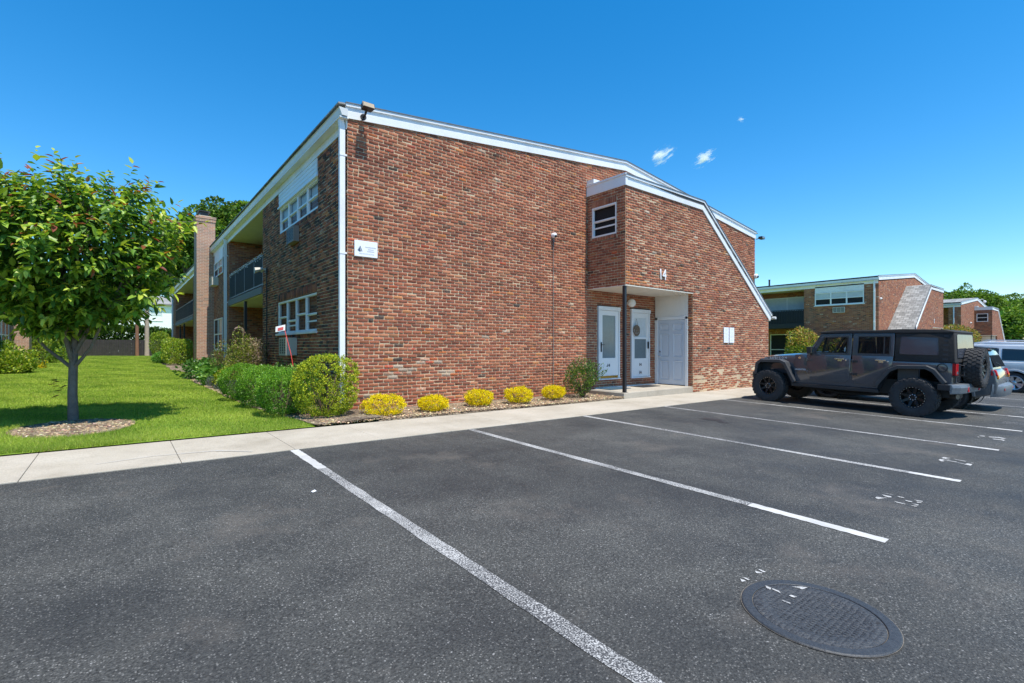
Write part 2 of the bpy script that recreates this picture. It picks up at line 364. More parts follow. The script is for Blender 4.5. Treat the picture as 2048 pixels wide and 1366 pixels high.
# ------------------------------------------------------------------ bricks as geometry
BW, BH = .212, .0715
def brick_wall(name, parent, O, U, V, N, v0, v1, spans, holes=(), extra=(), rec=.008, recf=None, seed=1, reveal=.12, pale=(), bias=1.0):
    rng = np.random.default_rng(seed); O, U, V, N = (np.array(a, float) for a in (O, U, V, N))
    bricks = []; mort = []; k = 0; z = v0
    blocks = list(holes) + [(min(e[0] for e in g), max(e[1] for e in g), min(e[2] for e in g), max(e[3] for e in g)) for g in extra]
    while z < v1 - .01:
        lo, hi = z, min(z + BH, v1); mid = (lo + hi) / 2
        ivs = spans(mid)
        for (a, b, c, d) in blocks:
            if c < mid < d:
                nx = []
                for (p, q) in ivs:
                    if b <= p or a >= q: nx.append((p, q)); continue
                    if a > p: nx.append((p, a))
                    if b < q: nx.append((b, q))
                ivs = nx
        for (p, q) in ivs:
            if q - p < .02: continue
            mort.append((p, q, lo, hi))
            off = (k % 2) * BW / 2 + rng.normal(0, .008)
            x = math.floor((p - off) / BW) * BW + off
            while x < q:
                a, b = max(x, p), min(x + BW, q); x += BW
                if b - a < .035: continue
                if rng.random() < .03 and b - a > .2:
                    m = a + (b - a) * .5; bricks.append((a, m, lo, hi)); a = m
                bricks.append((a, b, lo, hi))
        z += BH; k += 1
    for g in extra:
        a, b, c, d = min(e[0] for e in g), max(e[1] for e in g), min(e[2] for e in g), max(e[3] for e in g)
        mort.append((a, b, c, d)); bricks += list(g)
    B = np.array(bricks); n = len(B)
    j = lambda s: rng.normal(0, s, n)
    g = .0068
    ua, ub = B[:, 0] + g + j(.0012), B[:, 1] - g + j(.0012); va, vb = B[:, 2] + g + j(.0010), B[:, 3] - g + j(.0010)
    pr = np.clip(rng.normal(.0015, .0030, n), -.004, .011); tilt = j(.0025)
    rc = np.full(n, rec)
    if recf is not None: rc = np.array([recf(*x) for x in (B[:, [0, 2]])])
    rough = np.abs(rng.normal(.006, .004, (n, 4))) + .003
    ring = []
    def pts(inset, dep):
        P = []
        for ci, (su, sv) in enumerate(((0, 0), (1, 0), (1, 1), (0, 1))):
            cu = np.where(su, ub - inset, ua + inset); cv = np.where(sv, vb - inset, va + inset); r = rough[:, ci]
            du = np.where(su, -1, 1); dv = np.where(sv, -1, 1)
            first = (cu, cv + dv * r) if ci in (0, 2) else (cu + du * r, cv)
            second = (cu + du * r, cv) if ci in (0, 2) else (cu, cv + dv * r)
            for (x, y) in (first, second):
                jit = rng.normal(0, .0012, (2, n))
                d = dep + tilt * (2 * sv - 1) + rng.normal(0, .0008, n)
                P.append((x + jit[0], y + jit[1], d))
        return P
    layers = [pts(0, -rc - .004 - np.abs(tilt)), pts(0, pr - .004), pts(.0045, pr)]
    L = np.array([[np.array(q) for q in lay] for lay in layers])          # (3,8,3,n)
    L = L.transpose(3, 0, 1, 2).reshape(n, 24, 3)
    P = O + L[..., 0:1] * U + L[..., 1:2] * V + L[..., 2:3] * N
    base = (np.arange(n) * 24)[:, None]
    quads = []
    for a in (0, 8):
        for i in range(8): quads.append([a + i, a + (i + 1) % 8, a + 8 + (i + 1) % 8, a + 8 + i])
    Q = (base[:, None, :] + np.array(quads)[None]).reshape(-1, 4)
    C8 = base + np.arange(16, 24)[None]
    Vt = [P.reshape(-1, 3)]; nb = n * 24
    mq = []; mv = []
    rr = lambda u, v: recf(u, v) if recf is not None else rec
    for (p, q, lo, hi) in mort:
        r = rr((p + q) / 2, lo); i = nb + len(mv)
        mv += [O + U * p + V * lo - N * r, O + U * q + V * lo - N * r, O + U * q + V * hi - N * r, O + U * p + V * hi - N * r]; mq.append([i, i + 1, i + 2, i + 3])
    rq = []
    for (a, b, c, d) in holes:
        cs = [(a, c), (b, c), (b, d), (a, d)]
        for s in range(4):
            (x0, y0), (x1, y1) = cs[s], cs[(s + 1) % 4]; i = nb + len(mv)
            mv += [O + U * x0 + V * y0 - N * .001, O + U * x1 + V * y1 - N * .001, O + U * x1 + V * y1 - N * reveal, O + U * x0 + V * y0 - N * reveal]; rq.append([i, i + 1, i + 2, i + 3])
    Vt.append(np.array(mv))
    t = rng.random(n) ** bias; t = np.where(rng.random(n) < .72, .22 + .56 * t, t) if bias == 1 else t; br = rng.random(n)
    for (cu, cv, ru, rv, val) in pale:
        h = ((B[:, 0] - cu) / ru) ** 2 + ((B[:, 2] - cv) / rv) ** 2 < rng.random(n) ** .5; t = np.where(h, np.clip(val + rng.normal(0, .06, n), 0, 1), t)
    col = np.zeros((n * 17 + len(mq) + len(rq), 3))
    col[:n * 16, 0] = np.repeat(t, 16); col[:n * 16, 1] = np.repeat(br, 16)
    # order: quads of bricks, caps, mortar, reveals
    col[n * 16:n * 17, 0] = t; col[n * 16:n * 17, 1] = br
    F = [Q, C8, np.array(mq)] + ([np.array(rq)] if rq else [])
    mi = np.concatenate([np.zeros(n * 17), np.ones(len(mq)), np.full(len(rq), 2)])
    me = np_mesh(name, np.concatenate(Vt), F, [M['brick'], M['mortar'], M['brick_far']], col, mi)
    return link(name, me, parent)

def soldier(a, b, c, d, w=.0715):
    n = max(1, round((b - a) / w)); s = (b - a) / n
    return [(a + i * s, a + (i + 1) * s, c, d) for i in range(n)]

def offset_path(path, d):
    """shift a polyline (x,z) to its upper side by d, with mitres"""
    out = []; n = len(path); nm = []
    for i in range(n - 1):
        t = Vector((path[i + 1][0] - path[i][0], path[i + 1][1] - path[i][1])).normalized(); nm.append(Vector((-t.y, t.x)))
    for i in range(n):
        a = nm[max(0, i - 1)]; b = nm[min(i, n - 2)]; m = (a + b) / (1 + a.dot(b))
        out.append((path[i][0] + m.x * d, path[i][1] + m.y * d))
    return out

def rake(mb, path, y, layers):
    for (a, b, proud, m) in layers:
        lo = offset_path(path, a); hi = offset_path(path, b)
        P = lo + hi[::-1]
        mb.prism([(x, y - proud, z) for x, z in P], [(x, y + .02, z) for x, z in P], m)
RAKE = [(0, .135, .03, 0), (.135, .225, .012, 0), (.225, .282, .045, 0), (.282, .30, .06, 2)]

W = 16.9
def frame_map(kind, plane):
    if kind == 'x': return lambda u, d, z: (plane + d, u, z)      # faces -x
    if kind == 'w': return lambda u, d, z: (plane - d, u, z)      # faces +x
    return lambda u, d, z: (u, plane + d, z)                      # faces -y

def window(parent, kind, plane, u0, u1, z0, z1, lites, xf=None, blinds=(), meet=.5, sill=True, set_in=.05, raised=(), label=None, screen=None, inner=.25, flat=False):
    """a row of double-hung sashes: frame > pane, sill, blind"""
    fm0 = frame_map(kind, plane); fm = (lambda u, d, z: fm0(u, d * .42 - .062, z)) if flat else fm0
    if flat: set_in, inner = .05, .006
    def box(mb, a, b, d0, d1, c, d, m=0):
        p = [fm(u, dd, z) for u in (a, b) for dd in (d0, d1) for z in (c, d)]
        mb.add(p, [(0, 1, 3, 2), (4, 6, 7, 5), (0, 4, 5, 1), (2, 3, 7, 6), (0, 2, 6, 4), (1, 5, 7, 3)], m)
    f = MB(xf); g = MB(xf); bl = MB(xf); s = MB(xf); dk = MB(xf); e = .042
    box(f, u0, u1, set_in - .03, set_in + .05, z1 - e, z1); box(f, u0, u1, set_in - .03, set_in + .05, z0, z0 + e)
    box(f, u0, u0 + e, set_in - .028, set_in + .05, z0 + e, z1 - e); box(f, u1 - e, u1, set_in - .028, set_in + .05, z0 + e, z1 - e)
    w = (u1 - u0 - 2 * e) / lites
    for i in range(1, lites): box(f, u0 + e + i * w - .028, u0 + e + i * w + .028, set_in - .026, set_in + .05, z0 + e, z1 - e)
    for i in range(lites):
        a = u0 + e + i * w + (.028 if i else 0); b = u0 + e + (i + 1) * w - (.028 if i < lites - 1 else 0)
        mt = meet[i] if hasattr(meet, '__len__') else meet; zm = z0 + e + (z1 - z0 - 2 * e) * mt; q = .019
        box(f, a, b, set_in - .012, set_in + .03, zm - q / 2, zm + q)            # meeting rail
        for (c, d, dep) in ((zm + q, z1 - e, set_in), (z0 + e, zm - q / 2, set_in + .018)):
            box(f, a, a + q, dep - .006, dep + .02, c, d); box(f, b - q, b, dep - .006, dep + .02, c, d)
            box(f, a + q, b - q, dep - .006, dep + .02, d - q * .7, d); box(f, a + q, b - q, dep - .006, dep + .02, c, c + q * .7)
            g.poly([fm(a + q, dep + .006, c), fm(b - q, dep + .006, c), fm(b - q, dep + .006, d), fm(a + q, dep + .006, d)])
        if i in raised:
            zr = z0 + e + (zm - z0 - e) * .55; box(f, a, b, set_in + .0, set_in + .03, zr - q, zr + q)
        if blinds == 'all' or i in blinds:
            bl.poly([fm(a, set_in + .07, zm - .02), fm(b, set_in + .07, zm - .02), fm(b, set_in + .07, z1 - e), fm(a, set_in + .07, z1 - e)])
    win = f.build('window', M['vinyl'], parent)
    if label: win['label'] = label
    g.build('pane', M['glass'], win)
    box(dk, u0 + .01, u1 - .01, set_in + .085, set_in + .085 + inner, z0 + .01, z1 - .01); dk.build('room_behind', M['dark'], win)
    if bl.v: bl.build('blind', M['blind'], win)
    if sill:
        box(s, u0 - .06, u1 + .06, -.045, set_in - .032, z0 - .055, z0 - .002); s.build('sill', M['white'], win, bevel=.006)
    return win

def ac_unit(kind, plane, u0, u1, z0, z1, proud, xf, off, label, mat='ac_case', group=None, base=None):
    """sleeve air conditioner: case > grille; top-level, hung in the wall"""
    fm = frame_map(kind, plane); c = [fm((u0 + u1) / 2, 0, z0)][0]
    c = xf(c) if xf else c
    def T(p):
        p = xf(p) if xf else p
        return (p[0] - c[0], p[1] - c[1], p[2] - c[2])
    root = empty('air_conditioner', tuple(np.add(off, c)), 0, label, 'air conditioner', group)
    m = MB(T); P = lambda u, d, z: fm(u, d, z)
    def box(mb, a, b, d0, d1, c0, d): mb.add([P(u, dd, z) for u in (a, b) for dd in (d0, d1) for z in (c0, d)], [(0, 1, 3, 2), (4, 6, 7, 5), (0, 4, 5, 1), (2, 3, 7, 6), (0, 2, 6, 4), (1, 5, 7, 3)])
    e = .035
    box(m, u0, u1, -proud + .02, .15, z0, z1)
    box(m, u0, u0 + e, -proud, -proud + .02, z0, z1); box(m, u1 - e, u1, -proud, -proud + .02, z0, z1)
    box(m, u0 + e, u1 - e, -proud, -proud + .02, z0, z0 + e); box(m, u0 + e, u1 - e, -proud, -proud + .02, z1 - e, z1)
    m.build('case', M[mat], root, bevel=.006)
    b = MB(T); box(b, u0 + e, u1 - e, -proud + .014, -proud + .019, z0 + e, z1 - e); b.build('coil', M['dark'], root)
    g = MB(T); n = 9
    for i in range(n):
        z = z0 + e + (z1 - z0 - 2 * e) * (i + .5) / n; box(g, u0 + e, u1 - e, -proud + .003, -proud + .012, z - .008, z + .006)
    for i in (1, 2): u = u0 + (u1 - u0) * i / 3; box(g, u - .01, u + .01, -proud + .001, -proud + .013, z0 + e, z1 - e)
    g.build('grille', M['grey_metal'] if mat == 'ac_old' else M[mat], root)
    return root

def railing(parent, y0, y1, x, z0, z1, posts, xf, screen=True):
    r = MB(xf)
    for y in posts: r.box(x - .02, x + .02, y - .022, y + .022, z0, z1)
    r.box(x - .028, x + .028, y0, y1, z1, z1 + .04); r.box(x - .015, x + .015, y0, y1, z0 + .06, z0 + .10)
    n = int((y1 - y0) / .11)
    for i in range(n):
        y = y0 + (i + .5) * (y1 - y0) / n; r.box(x - .007, x + .007, y - .007, y + .007, z0 + .1, z1)
    o = r.build('railing', M['grey_metal'] if screen else M['black_metal'], parent)
    if screen:
        s = MB(xf); s.box(x - .014, x - .009, y0, y1, z0 + .08, z1 - .03); s.build('screen', M['mesh_panel'], o)
    return o

def downspout(parent, x, y, z0, z1, xf, elbow=True, straps=(.9, 3.1, 5.0)):
    d = MB(xf)
    d.box(x - .05, x + .05, y - .04, y + .04, z0, z1)
    for k in (-.03, -.01, .01, .03): d.box(x - .0535, x - .05, y + k - .004, y + k + .004, z0, z1)
    d.prism([(x - .05, y - .04, z1), (x + .05, y - .04, z1), (x + .05, y + .04, z1), (x - .05, y + .04, z1)],
            [(x - .07, y - .04, z1 + .14), (x + .02, y - .04, z1 + .14), (x + .02, y + .04, z1 + .14), (x - .07, y + .04, z1 + .14)])
    for z in straps: d.box(x - .057, x + .09, y - .047, y + .047, z, z + .035)
    return d.build('downspout', M['white'], parent)

def text_mesh(s, size, mat, extrude=.004, bold=0.0, align='CENTER'):
    cu = bpy.data.curves.new('lettering', 'FONT'); cu.body = s; cu.size = size; cu.extrude = extrude; cu.offset = bold
    cu.align_x = align; cu.align_y = 'CENTER'; cu.resolution_u = 3
    o = bpy.data.objects.new('lettering', cu); COL.objects.link(o)
    bpy.context.view_layer.update()
    me = bpy.data.meshes.new_from_object(o.evaluated_get(bpy.context.evaluated_depsgraph_get()))
    bpy.data.objects.remove(o); bpy.data.curves.remove(cu); me.materials.clear(); me.materials.append(mat); return me

def put_text(name, s, size, mat, parent, loc, face='-y', extrude=.004, bold=0.0, sx=1.0):
    me = text_mesh(s, size, mat, extrude, bold)
    if face == '-y': mtx = Matrix(((sx, 0, 0), (0, 0, -1), (0, 1, 0))).transposed().inverted() if False else Matrix(((sx, 0, 0), (0, 0, -1), (0, 1, 0)))
    elif face == '-x': mtx = Matrix(((0, 0, -1), (-sx, 0, 0), (0, 1, 0)))
    elif face == '+y': mtx = Matrix(((-sx, 0, 0), (0, 0, 1), (0, 1, 0)))
    me.transform(mtx.to_4x4()); o = link(name, me, parent); o.location = loc; return o

RIDGE = 8.5
def gz_(x): return 5.72 + .905 * (1 - abs(x - RIDGE) / (RIDGE if x < RIDGE else W - RIDGE))
BUMP = dict(x0=6.81, kink=10.52, x1=15.07, ztop=5.51, zeave=2.28, y=-1.33, soffit=2.91, px=10.01)
def bump_top(x): return BUMP['ztop'] if x < BUMP['kink'] else BUMP['ztop'] - (x - BUMP['kink']) * (BUMP['ztop'] - BUMP['zeave']) / (BUMP['x1'] - BUMP['kink'])

def apartment(label, X0, z0, mirror, D, segs, detail=0, chimney=None, downs=(.09,), side_far=True):
    """brick two-storey block, gable to the front, with the jutting entrance bay"""
    off = (X0, 9.37, z0)
    xf = (lambda p: (W - p[0], p[1], p[2])) if mirror else None
    root = empty('apartment_building', off, 0, label, 'building', 'brick apartment buildings in a row')
    ins = .13 if detail else 0
    # body
    b = MB(xf)
    for k, (y0, y1, xl) in enumerate(segs):
        a = y0 + (ins if k == 0 else 0); xl2 = xl + (ins if k == 0 else 0)
        A = [(xl2, -.5), (xl2, 5.60 if xl else gz_(0) - .03), (RIDGE, gz_(RIDGE) - .06), (W, gz_(W) - .06), (W, -.5)]
        b.prism([(x, a, z) for x, z in A], [(x, y1, z) for x, z in A])
    b.build('side_wall' if detail else 'wall', M['brick_far'], root)
    y = BUMP['y']; bi = ins
    bb = MB(xf)
    U = [(BUMP['x0'] + bi, BUMP['soffit'] + .03), (BUMP['x0'] + bi, BUMP['ztop']), (BUMP['kink'], BUMP['ztop']), (14.1, BUMP['soffit'] + .03)]
    bb.prism([(x, y + bi, z) for x, z in U], [(x, .25, z) for x, z in U])
    Lw = [(BUMP['px'] + (.06 if detail else 0), -.5), (BUMP['px'] + (.06 if detail else 0), BUMP['soffit'] + .03), (14.12, BUMP['soffit'] + .03), (BUMP['x1'] - .02, BUMP['zeave'] - .03), (BUMP['x1'] - .02, -.5)]
    bb.prism([(x, y + bi, z) for x, z in Lw], [(x, .25, z) for x, z in Lw])
    bb.build('bay_core' if detail else 'bay_wall', M['brick_far'], root)
    # roofs
    r = MB(xf); t = .06
    P = [(-.19, 5.955), (-.19, 5.985), (RIDGE, 6.925), (W + .19, 5.985), (W + .19, 5.955), (RIDGE, 6.86)]
    r.prism([(x, -.03, z) for x, z in P], [(x, D + .05, z) for x, z in P])
    B = BUMP; Q = [(B['x0'] - .02, 5.825), (B['kink'] + .11, 5.825), (B['x1'] + .30, 2.455), (B['x1'] + .30, 2.40), (B['kink'], 5.6), (B['x0'] - .02, 5.78)]
    r.prism([(x, y - .02, z) for x, z in Q], [(x, .05, z) for x, z in Q])
    r.build('roof', M['shingle'], root)
    f = MB(xf)
    rake(f, [(-.02, gz_(0)), (RIDGE, gz_(RIDGE)), (W + .02, gz_(W))], 0, RAKE)
    rake(f, [(B['x0'] - .03, B['ztop'] - .005), (B['kink'], B['ztop'] - .005), (B['x1'] + .06, B['zeave'] - .04)], y, [(a, b_, p, m) for a, b_, p, m in RAKE])
    # fascia of the bay's free side, and its drip trim
    f.box(B['x0'] - .035, B['x0'] + .05, y - .028, .0, 5.505, 5.77, 0); f.box(B['x0'] - .06, B['x0'] + .05, y - .05, .0, 5.77, 5.815, 0)
    f.box(B['x0'] - .03, B['x0'] + .35, -.26, -.005, 5.84, 5.95, 0)
    f.build('fascia', [M['white'], M['gutter'], M['grey_metal']], root)
    # eaves: frieze, soffit, gutter
    e = MB(xf); e.box(-.022, .02, .02, D, 5.53, 5.70); e.box(-.17, .0, -.05, D, 5.70, 5.72); e.build('frieze', [M['white']], root)
    g = MB(xf); prof = [(-.19, 5.88), (-.175, 5.88), (-.17, 5.86), (-.155, 5.80), (-.13, 5.74), (-.02, 5.74), (-.02, 5.88), (-.035, 5.88), (-.035, 5.755), (-.125, 5.755), (-.145, 5.81), (-.165, 5.868)]
    g.prism([(x, -.06, z) for x, z in prof], [(x, D, z) for x, z in prof])
    cap = [(-.19, 5.88), (-.155, 5.80), (-.13, 5.74), (-.02, 5.74), (-.02, 5.88)]
    g.prism([(x, -.068, z) for x, z in cap], [(x, -.062, z) for x, z in cap])
    g.build('gutter', M['gutter'], root)
    # gutter stub at the foot of the sloping bay roof
    gs = MB(xf); gs.lathe([(.0005, y - .13), (.05, y - .13), (.05, .0), (.0005, .0)], (B['x1'] + .30, 0, 2.36), 'y', 10); gs.build('bay_gutter', M['gutter'], root)
    for yy in downs: downspout(root, -.085, yy, -.35, 5.58, xf)
    # porch
    pc = MB(xf); pc.box(B['x0'] + .0, B['px'] + .02, y + .002, -.002, B['soffit'] - .012, B['soffit'] + .01); pc.build('porch_ceiling', M['porch_ceiling'], root)
    ps = MB(xf); ps.box(B['x0'] - .06, B['px'] + .003, y - .002, -.01, -.5, .10 - z0 * 0); ps.build('porch_slab', M['concrete'], root, bevel=.018)
    po = MB(xf); po.box(B['x0'] + .02, B['x0'] + .10, y + .04, y + .12, .10, B['soffit'] - .012); po.box(B['x0'] - .01, B['x0'] + .13, y + .015, y + .145, .10, .108); po.build('porch_post', M['black_metal'], root, bevel=.003)
    if chimney:
        cy0, cy1 = chimney; c = MB(xf); c.box(-.69, .05, cy0, cy1, -.4, 7.12); c.box(-.715, .07, cy0 - .025, cy1 + .025, 7.12, 7.26); c.box(-.735, .09, cy0 - .045, cy1 + .045, 7.26, 7.36)
        ch = c.build('chimney', M['brick_chimney'], root)
        k = MB(xf); k.box(-.6, -.1, cy0 + .1, cy1 - .1, 7.36, 7.42); k.build('mortar_cap', M['concrete'], ch)
        fl = MB(xf); fl.box(-.52, -.2, cy0 + .25, cy1 - .25, 7.42, 7.62); fl.box(-.60, -.12, cy0 + .15, cy1 - .15, 7.62, 7.66); fl.build('flue', M['black_metal'], ch)
    return root, xf, off

def balcony(root, xf, y0, y1, depth, posts, screen, under_posts=(), sol=True):
    s = MB(xf); s.box(-.03, depth + .1, y0, y1, 2.95, 3.17); o = s.build('balcony', M['balcony_board'], root)
    c = MB(xf); c.box(.02, depth + .1, y0, y1, 2.925, 2.946); c.build('ceiling', M['soffit'], o)
    c = MB(xf); c.box(-.01, depth + .1, y0, y1, 5.585, 5.615); c.build('recess_ceiling', M['soffit'], root)
    railing(root, y0 + .02, y1 - .02, .03, 3.17, 4.12, posts, xf, screen)
    for y in under_posts:
        p = MB(xf); p.box(.02, .11, y - .045, y + .045, -.1, 2.925); p.build('balcony_post', M['black_metal'], root)
# ------------------------------------------------------------------ the near building
SEG = [(0, 7.23, 0), (7.23, 13.20, 1.7), (13.20, 25.6, 0), (25.6, 37.6, 1.7), (37.6, 41.4, 0)]
A, axf, aoff = apartment('large red brick apartment building in the foreground with 14 on its entrance bay', 3.44, 0, False, 41.4, SEG, 1, (17.25, 18.25), (.075, 13.5, 39.3))
def front_spans(z):
    a, b = 0.0, W
    if z > gz_(0) + .06:
        k = (z - .06 - gz_(0)) / .905; a = RIDGE * k; b = W - (W - RIDGE) * k
    if z < 2.91: return [(a, 10.0), (15.0, b)]
    if z < 5.42:
        x = BUMP['kink'] + (BUMP['ztop'] - z) / (BUMP['ztop'] - BUMP['zeave']) * (BUMP['x1'] - BUMP['kink'])
        return [(a, 6.83), (x - .15, b)]
    return [(a, b)]
brick_wall('gable_wall', A, (0, 0, 0), (1, 0, 0), (0, 0, 1), (0, -1, 0), -.36, 6.72, front_spans, holes=[(7.23, 8.23, .33, 2.49), (8.74, 9.72, .33, 2.48)], seed=3,
           pale=[(.9, .75, .5, .12, .97), (1.6, .95, .4, .1, .97), (2.3, .7, .35, .1, .965), (.5, 4.9, .6, .35, .16)])
soc = [soldier(1.90, 5.42, 2.545, 2.745), soldier(1.90, 5.42, 1.535, 1.635, .1), soldier(1.83, 5.24, 4.30, 4.40, .1)]
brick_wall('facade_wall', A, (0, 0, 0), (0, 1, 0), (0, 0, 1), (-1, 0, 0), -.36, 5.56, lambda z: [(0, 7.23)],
           holes=[(1.90, 5.42, 1.64, 2.545), (1.83, 5.24, 4.40, 5.53), (3.47, 4.16, 1.08, 1.53), (3.29, 3.97, 3.89, 4.295)], extra=soc, seed=5, bias=2.6)  # bias darkens the bricks: dark headers, and the facade's shade put into colour
def bay_spans(z):
    zz = z - .05
    x1 = BUMP['x1'] if zz < BUMP['zeave'] else BUMP['kink'] + (BUMP['ztop'] - zz) / (BUMP['ztop'] - BUMP['zeave']) * (BUMP['x1'] - BUMP['kink'])
    x0 = BUMP['px'] if z < BUMP['soffit'] else BUMP['x0']
    return [(x0, max(x1, x0 + .3))]
brick_wall('bay_wall', A, (0, BUMP['y'], 0), (1, 0, 0), (0, 0, 1), (0, -1, 0), -.36, 5.56, bay_spans, seed=8, recf=lambda u, v: .0015 if v < .68 + .05 * math.sin(u * 3) else .0055,
           pale=[(7.1, 3.0, .5, .2, .9), (11.9, 1.36, .42, .08, .99)])
brick_wall('bay_side_wall', A, (BUMP['x0'], 0, 0), (0, 1, 0), (0, 0, 1), (-1, 0, 0), BUMP['soffit'] - .005, 5.56, lambda z: [(BUMP['y'], 0)],
           holes=[(-1.03, -.17, 4.31, 5.14)], extra=[soldier(-1.03, -.17, 5.14, 5.33), soldier(-1.03, -.17, 4.21, 4.31, .1)], seed=9)
brick_wall('porch_jamb', A, (BUMP['px'], 0, 0), (0, 1, 0), (0, 0, 1), (-1, 0, 0), .06, 2.91, lambda z: [(BUMP['y'], -1.165)], seed=10)
window(A, 'x', 0, 1.92, 5.40, 1.66, 2.53, 4, meet=(.45, .5, .34, .5), raised=(0, 2), label='four-light window in the ground floor of the shaded facade')
window(A, 'x', 0, 1.85, 5.22, 4.42, 5.10, 4, blinds='all', meet=.47, sill=False, label='four-light upper window with white blinds half down')
p = MB(); p.box(-.005, .05, 1.85, 5.22, 5.14, 5.53); p.box(-.04, .05, 1.80, 5.26, 5.10, 5.14)
for z in (5.24, 5.34, 5.44): p.box(-.012, -.004, 1.85, 5.22, z, z + .085)
p.build('window_panel', M['white'], A, bevel=.003)
window(A, 'x', BUMP['x0'], -1.03, -.17, 4.31, 5.14, 1, sill=False, set_in=.03, raised=(0,), meet=.52, label='small white window in the side of the entrance bay')
# further along the facade
balcony(A, None, 7.23, 13.2, 1.7, [7.3, 8.55, 10.14, 11.9, 13.1], True, (10.23,))
balcony(A, None, 25.6, 37.6, 1.7, [25.7, 28.6, 31.6, 34.6, 37.5], False, (31.6, 34.5))
for (a, b) in ((14.55, 16.85), (20.2, 22.6)):
    window(A, 'x', 0, a, b, 4.45, 5.12, 2, blinds='all', sill=False, flat=True); window(A, 'x', 0, a, b, 1.15, 2.55, 2, blinds=(0,), flat=True)
    q = MB(); q.box(-.03, .01, a, b, 5.13, 5.53); q.build('window_panel', M['white'], A)
bd = MB(); bd.box(1.64, 1.72, 8.6, 11.2, 3.17, 5.2); bd.build('balcony_door', M['vinyl'], A)
bd = MB(); bd.box(1.64, 1.72, 8.6, 11.2, .05, 2.3); bd.build('patio_door', M['vinyl'], A)

# storm doors on the back wall of the porch
def storm_door(x0, x1, z0, z1, kind, label):
    f = MB(); y = 0
    f.box(x0, x0 + .055, -.035, .08, z0, z1); f.box(x1 - .055, x1, -.035, .08, z0, z1); f.box(x0 - .02, x1 + .02, -.05, .08, z1 - .11, z1)
    f.box(x0 - .02, x1 + .02, -.055, .08, z0 - .03, z0)
    d = f.build('storm_door', M['white'], A, bevel=.004); d['label'] = label
    a, b = x0 + .06, x1 - .06; c, e = z0 + .006, z1 - .115
    s = MB()
    gl = (a + .12, b - .12, z0 + .60, e - .14) if kind == 0 else (a + .10, b - .10, z0 + .58, e - .15)
    s.ring([(a, -.012, c), (b, -.012, c), (b, -.012, e), (a, -.012, e)], [(gl[0], -.012, gl[2]), (gl[1], -.012, gl[2]), (gl[1], -.012, gl[3]), (gl[0], -.012, gl[3])], (0, .04, 0))
    if kind: m = (gl[2] + gl[3]) / 2; s.box(gl[0], gl[1], -.014, .02, m - .03, m + .03)
    s.build('leaf', M['storm'], d, bevel=.004)
    g = MB()
    if kind == 0: g.box(gl[0] - .005, gl[1] + .005, .006, .012, gl[2] - .005, gl[3] + .005)
    else: m = (gl[2] + gl[3]) / 2; g.box(gl[0] - .005, gl[1] + .005, .010, .015, gl[2] - .005, m)
    g.build('glass', M['lite'], d)
    if kind:
        u = MB(); m = (gl[2] + gl[3]) / 2; u.box(gl[0] - .005, gl[1] + .005, .010, .015, m, gl[3] + .005); u.build('upper_pane', simple('pale_pane', (.62, .66, .66), .15), d)
    h = MB()
    if kind == 0:
        h.box(a + .03, a + .055, -.05, -.02, z0 + .78, z0 + 1.06); h.box(a + .03, a + .17, -.06, -.045, z0 + .98, z0 + 1.0); k = MB(); k.box(a + .02, b - .02, -.022, -.013, c + .01, c + .075); k.build('kick_strip', M['brass'], d)
    else: h.box(b - .055, b - .02, -.06, -.018, z0 + .88, z0 + 1.10)
    h.build('handle', M['black_metal'], d, bevel=.004)
    return d, (a + b) / 2
d1, c1 = storm_door(7.26, 8.20, .37, 2.47, 0, 'left storm door with one long glass panel')
d2, c2 = storm_door(8.77, 9.69, .36, 2.46, 1, 'right storm door with two panes and 1A on its foot')
put_text('door_number', '14', .13, M['text'], d1, (c1 - .03, -.016, .75), bold=.002)
put_text('door_number', '14', .13, M['text'], d2, (c2 - .02, -.016, .74), bold=.002)
put_text('door_number', '1A', .13, M['text'], d2, (c2 - .02, -.016, .50), bold=.002)
# six-panel door in the side of the porch, panel above it
px = BUMP['px']
f = MB(); f.box(px - .02, px + .06, -1.165, -1.08, .06, 2.23); f.box(px - .02, px + .06, -.10, -.0, .06, 2.23); f.box(px - .02, px + .06, -1.165, -.0, 2.145, 2.235)
d3 = f.build('panel_door', M['white'], A, bevel=.006); d3['label'] = 'white six-panel door in the side of the porch'
s = MB(); s.box(px + .008, px + .05, -1.078, -.102, .12, 2.142)
for (a, b) in ((-.98, -.66), (-.52, -.20)):
    for (c, e) in ((1.80, 2.02), (.98, 1.70), (.26, .86)):
        s.ring([(px - .010, a, c), (px - .010, b, c), (px - .010, b, e), (px - .010, a, e)], [(px + .006, a + .035, c + .035), (px + .006, b - .035, c + .035), (px + .006, b - .035, e - .035), (px + .006, a + .035, e - .035)], (.012, 0, 0))
        s.box(px + .001, px + .01, a + .06, b - .06, c + .06, e - .06)
s.build('leaf', M['door'], d3, bevel=.004)
h = MB(); h.ball((px - .045, -.19, 1.0), .032, 8); h.tube([(px - .04, -.19, 1.0), (px + .01, -.19, 1.0)], .014); h.build('handle', M['chrome'], d3, smooth=True)
h = MB(); h.lathe([(.0005, px - .012), (.03, px - .012), (.03, px + .01)], (0, -.19, 1.14), 'x', 12); h.build('deadbolt', M['chrome'], d3, smooth=True)
t_ = MB(); t_.box(px - .01, px + .06, -1.165, -.0, .03, .10); t_.build('threshold', M['dark'], d3)
q = MB(); q.box(px + .004, px + .06, -1.165, .0, 2.237, BUMP['soffit'] - .012); q.build('door_panel', M['panel'], A)
# painted edge strip and door sills on the slab
q = MB(); q.box(7.1, 9.9, -.06, -.012, .10, .125); q.build('sill_board', M['white'], A)
put_text('house_number', '14', .43, M['white'], A, (8.41, BUMP['y'] - .03, 3.305), extrude=.012, sx=.86)

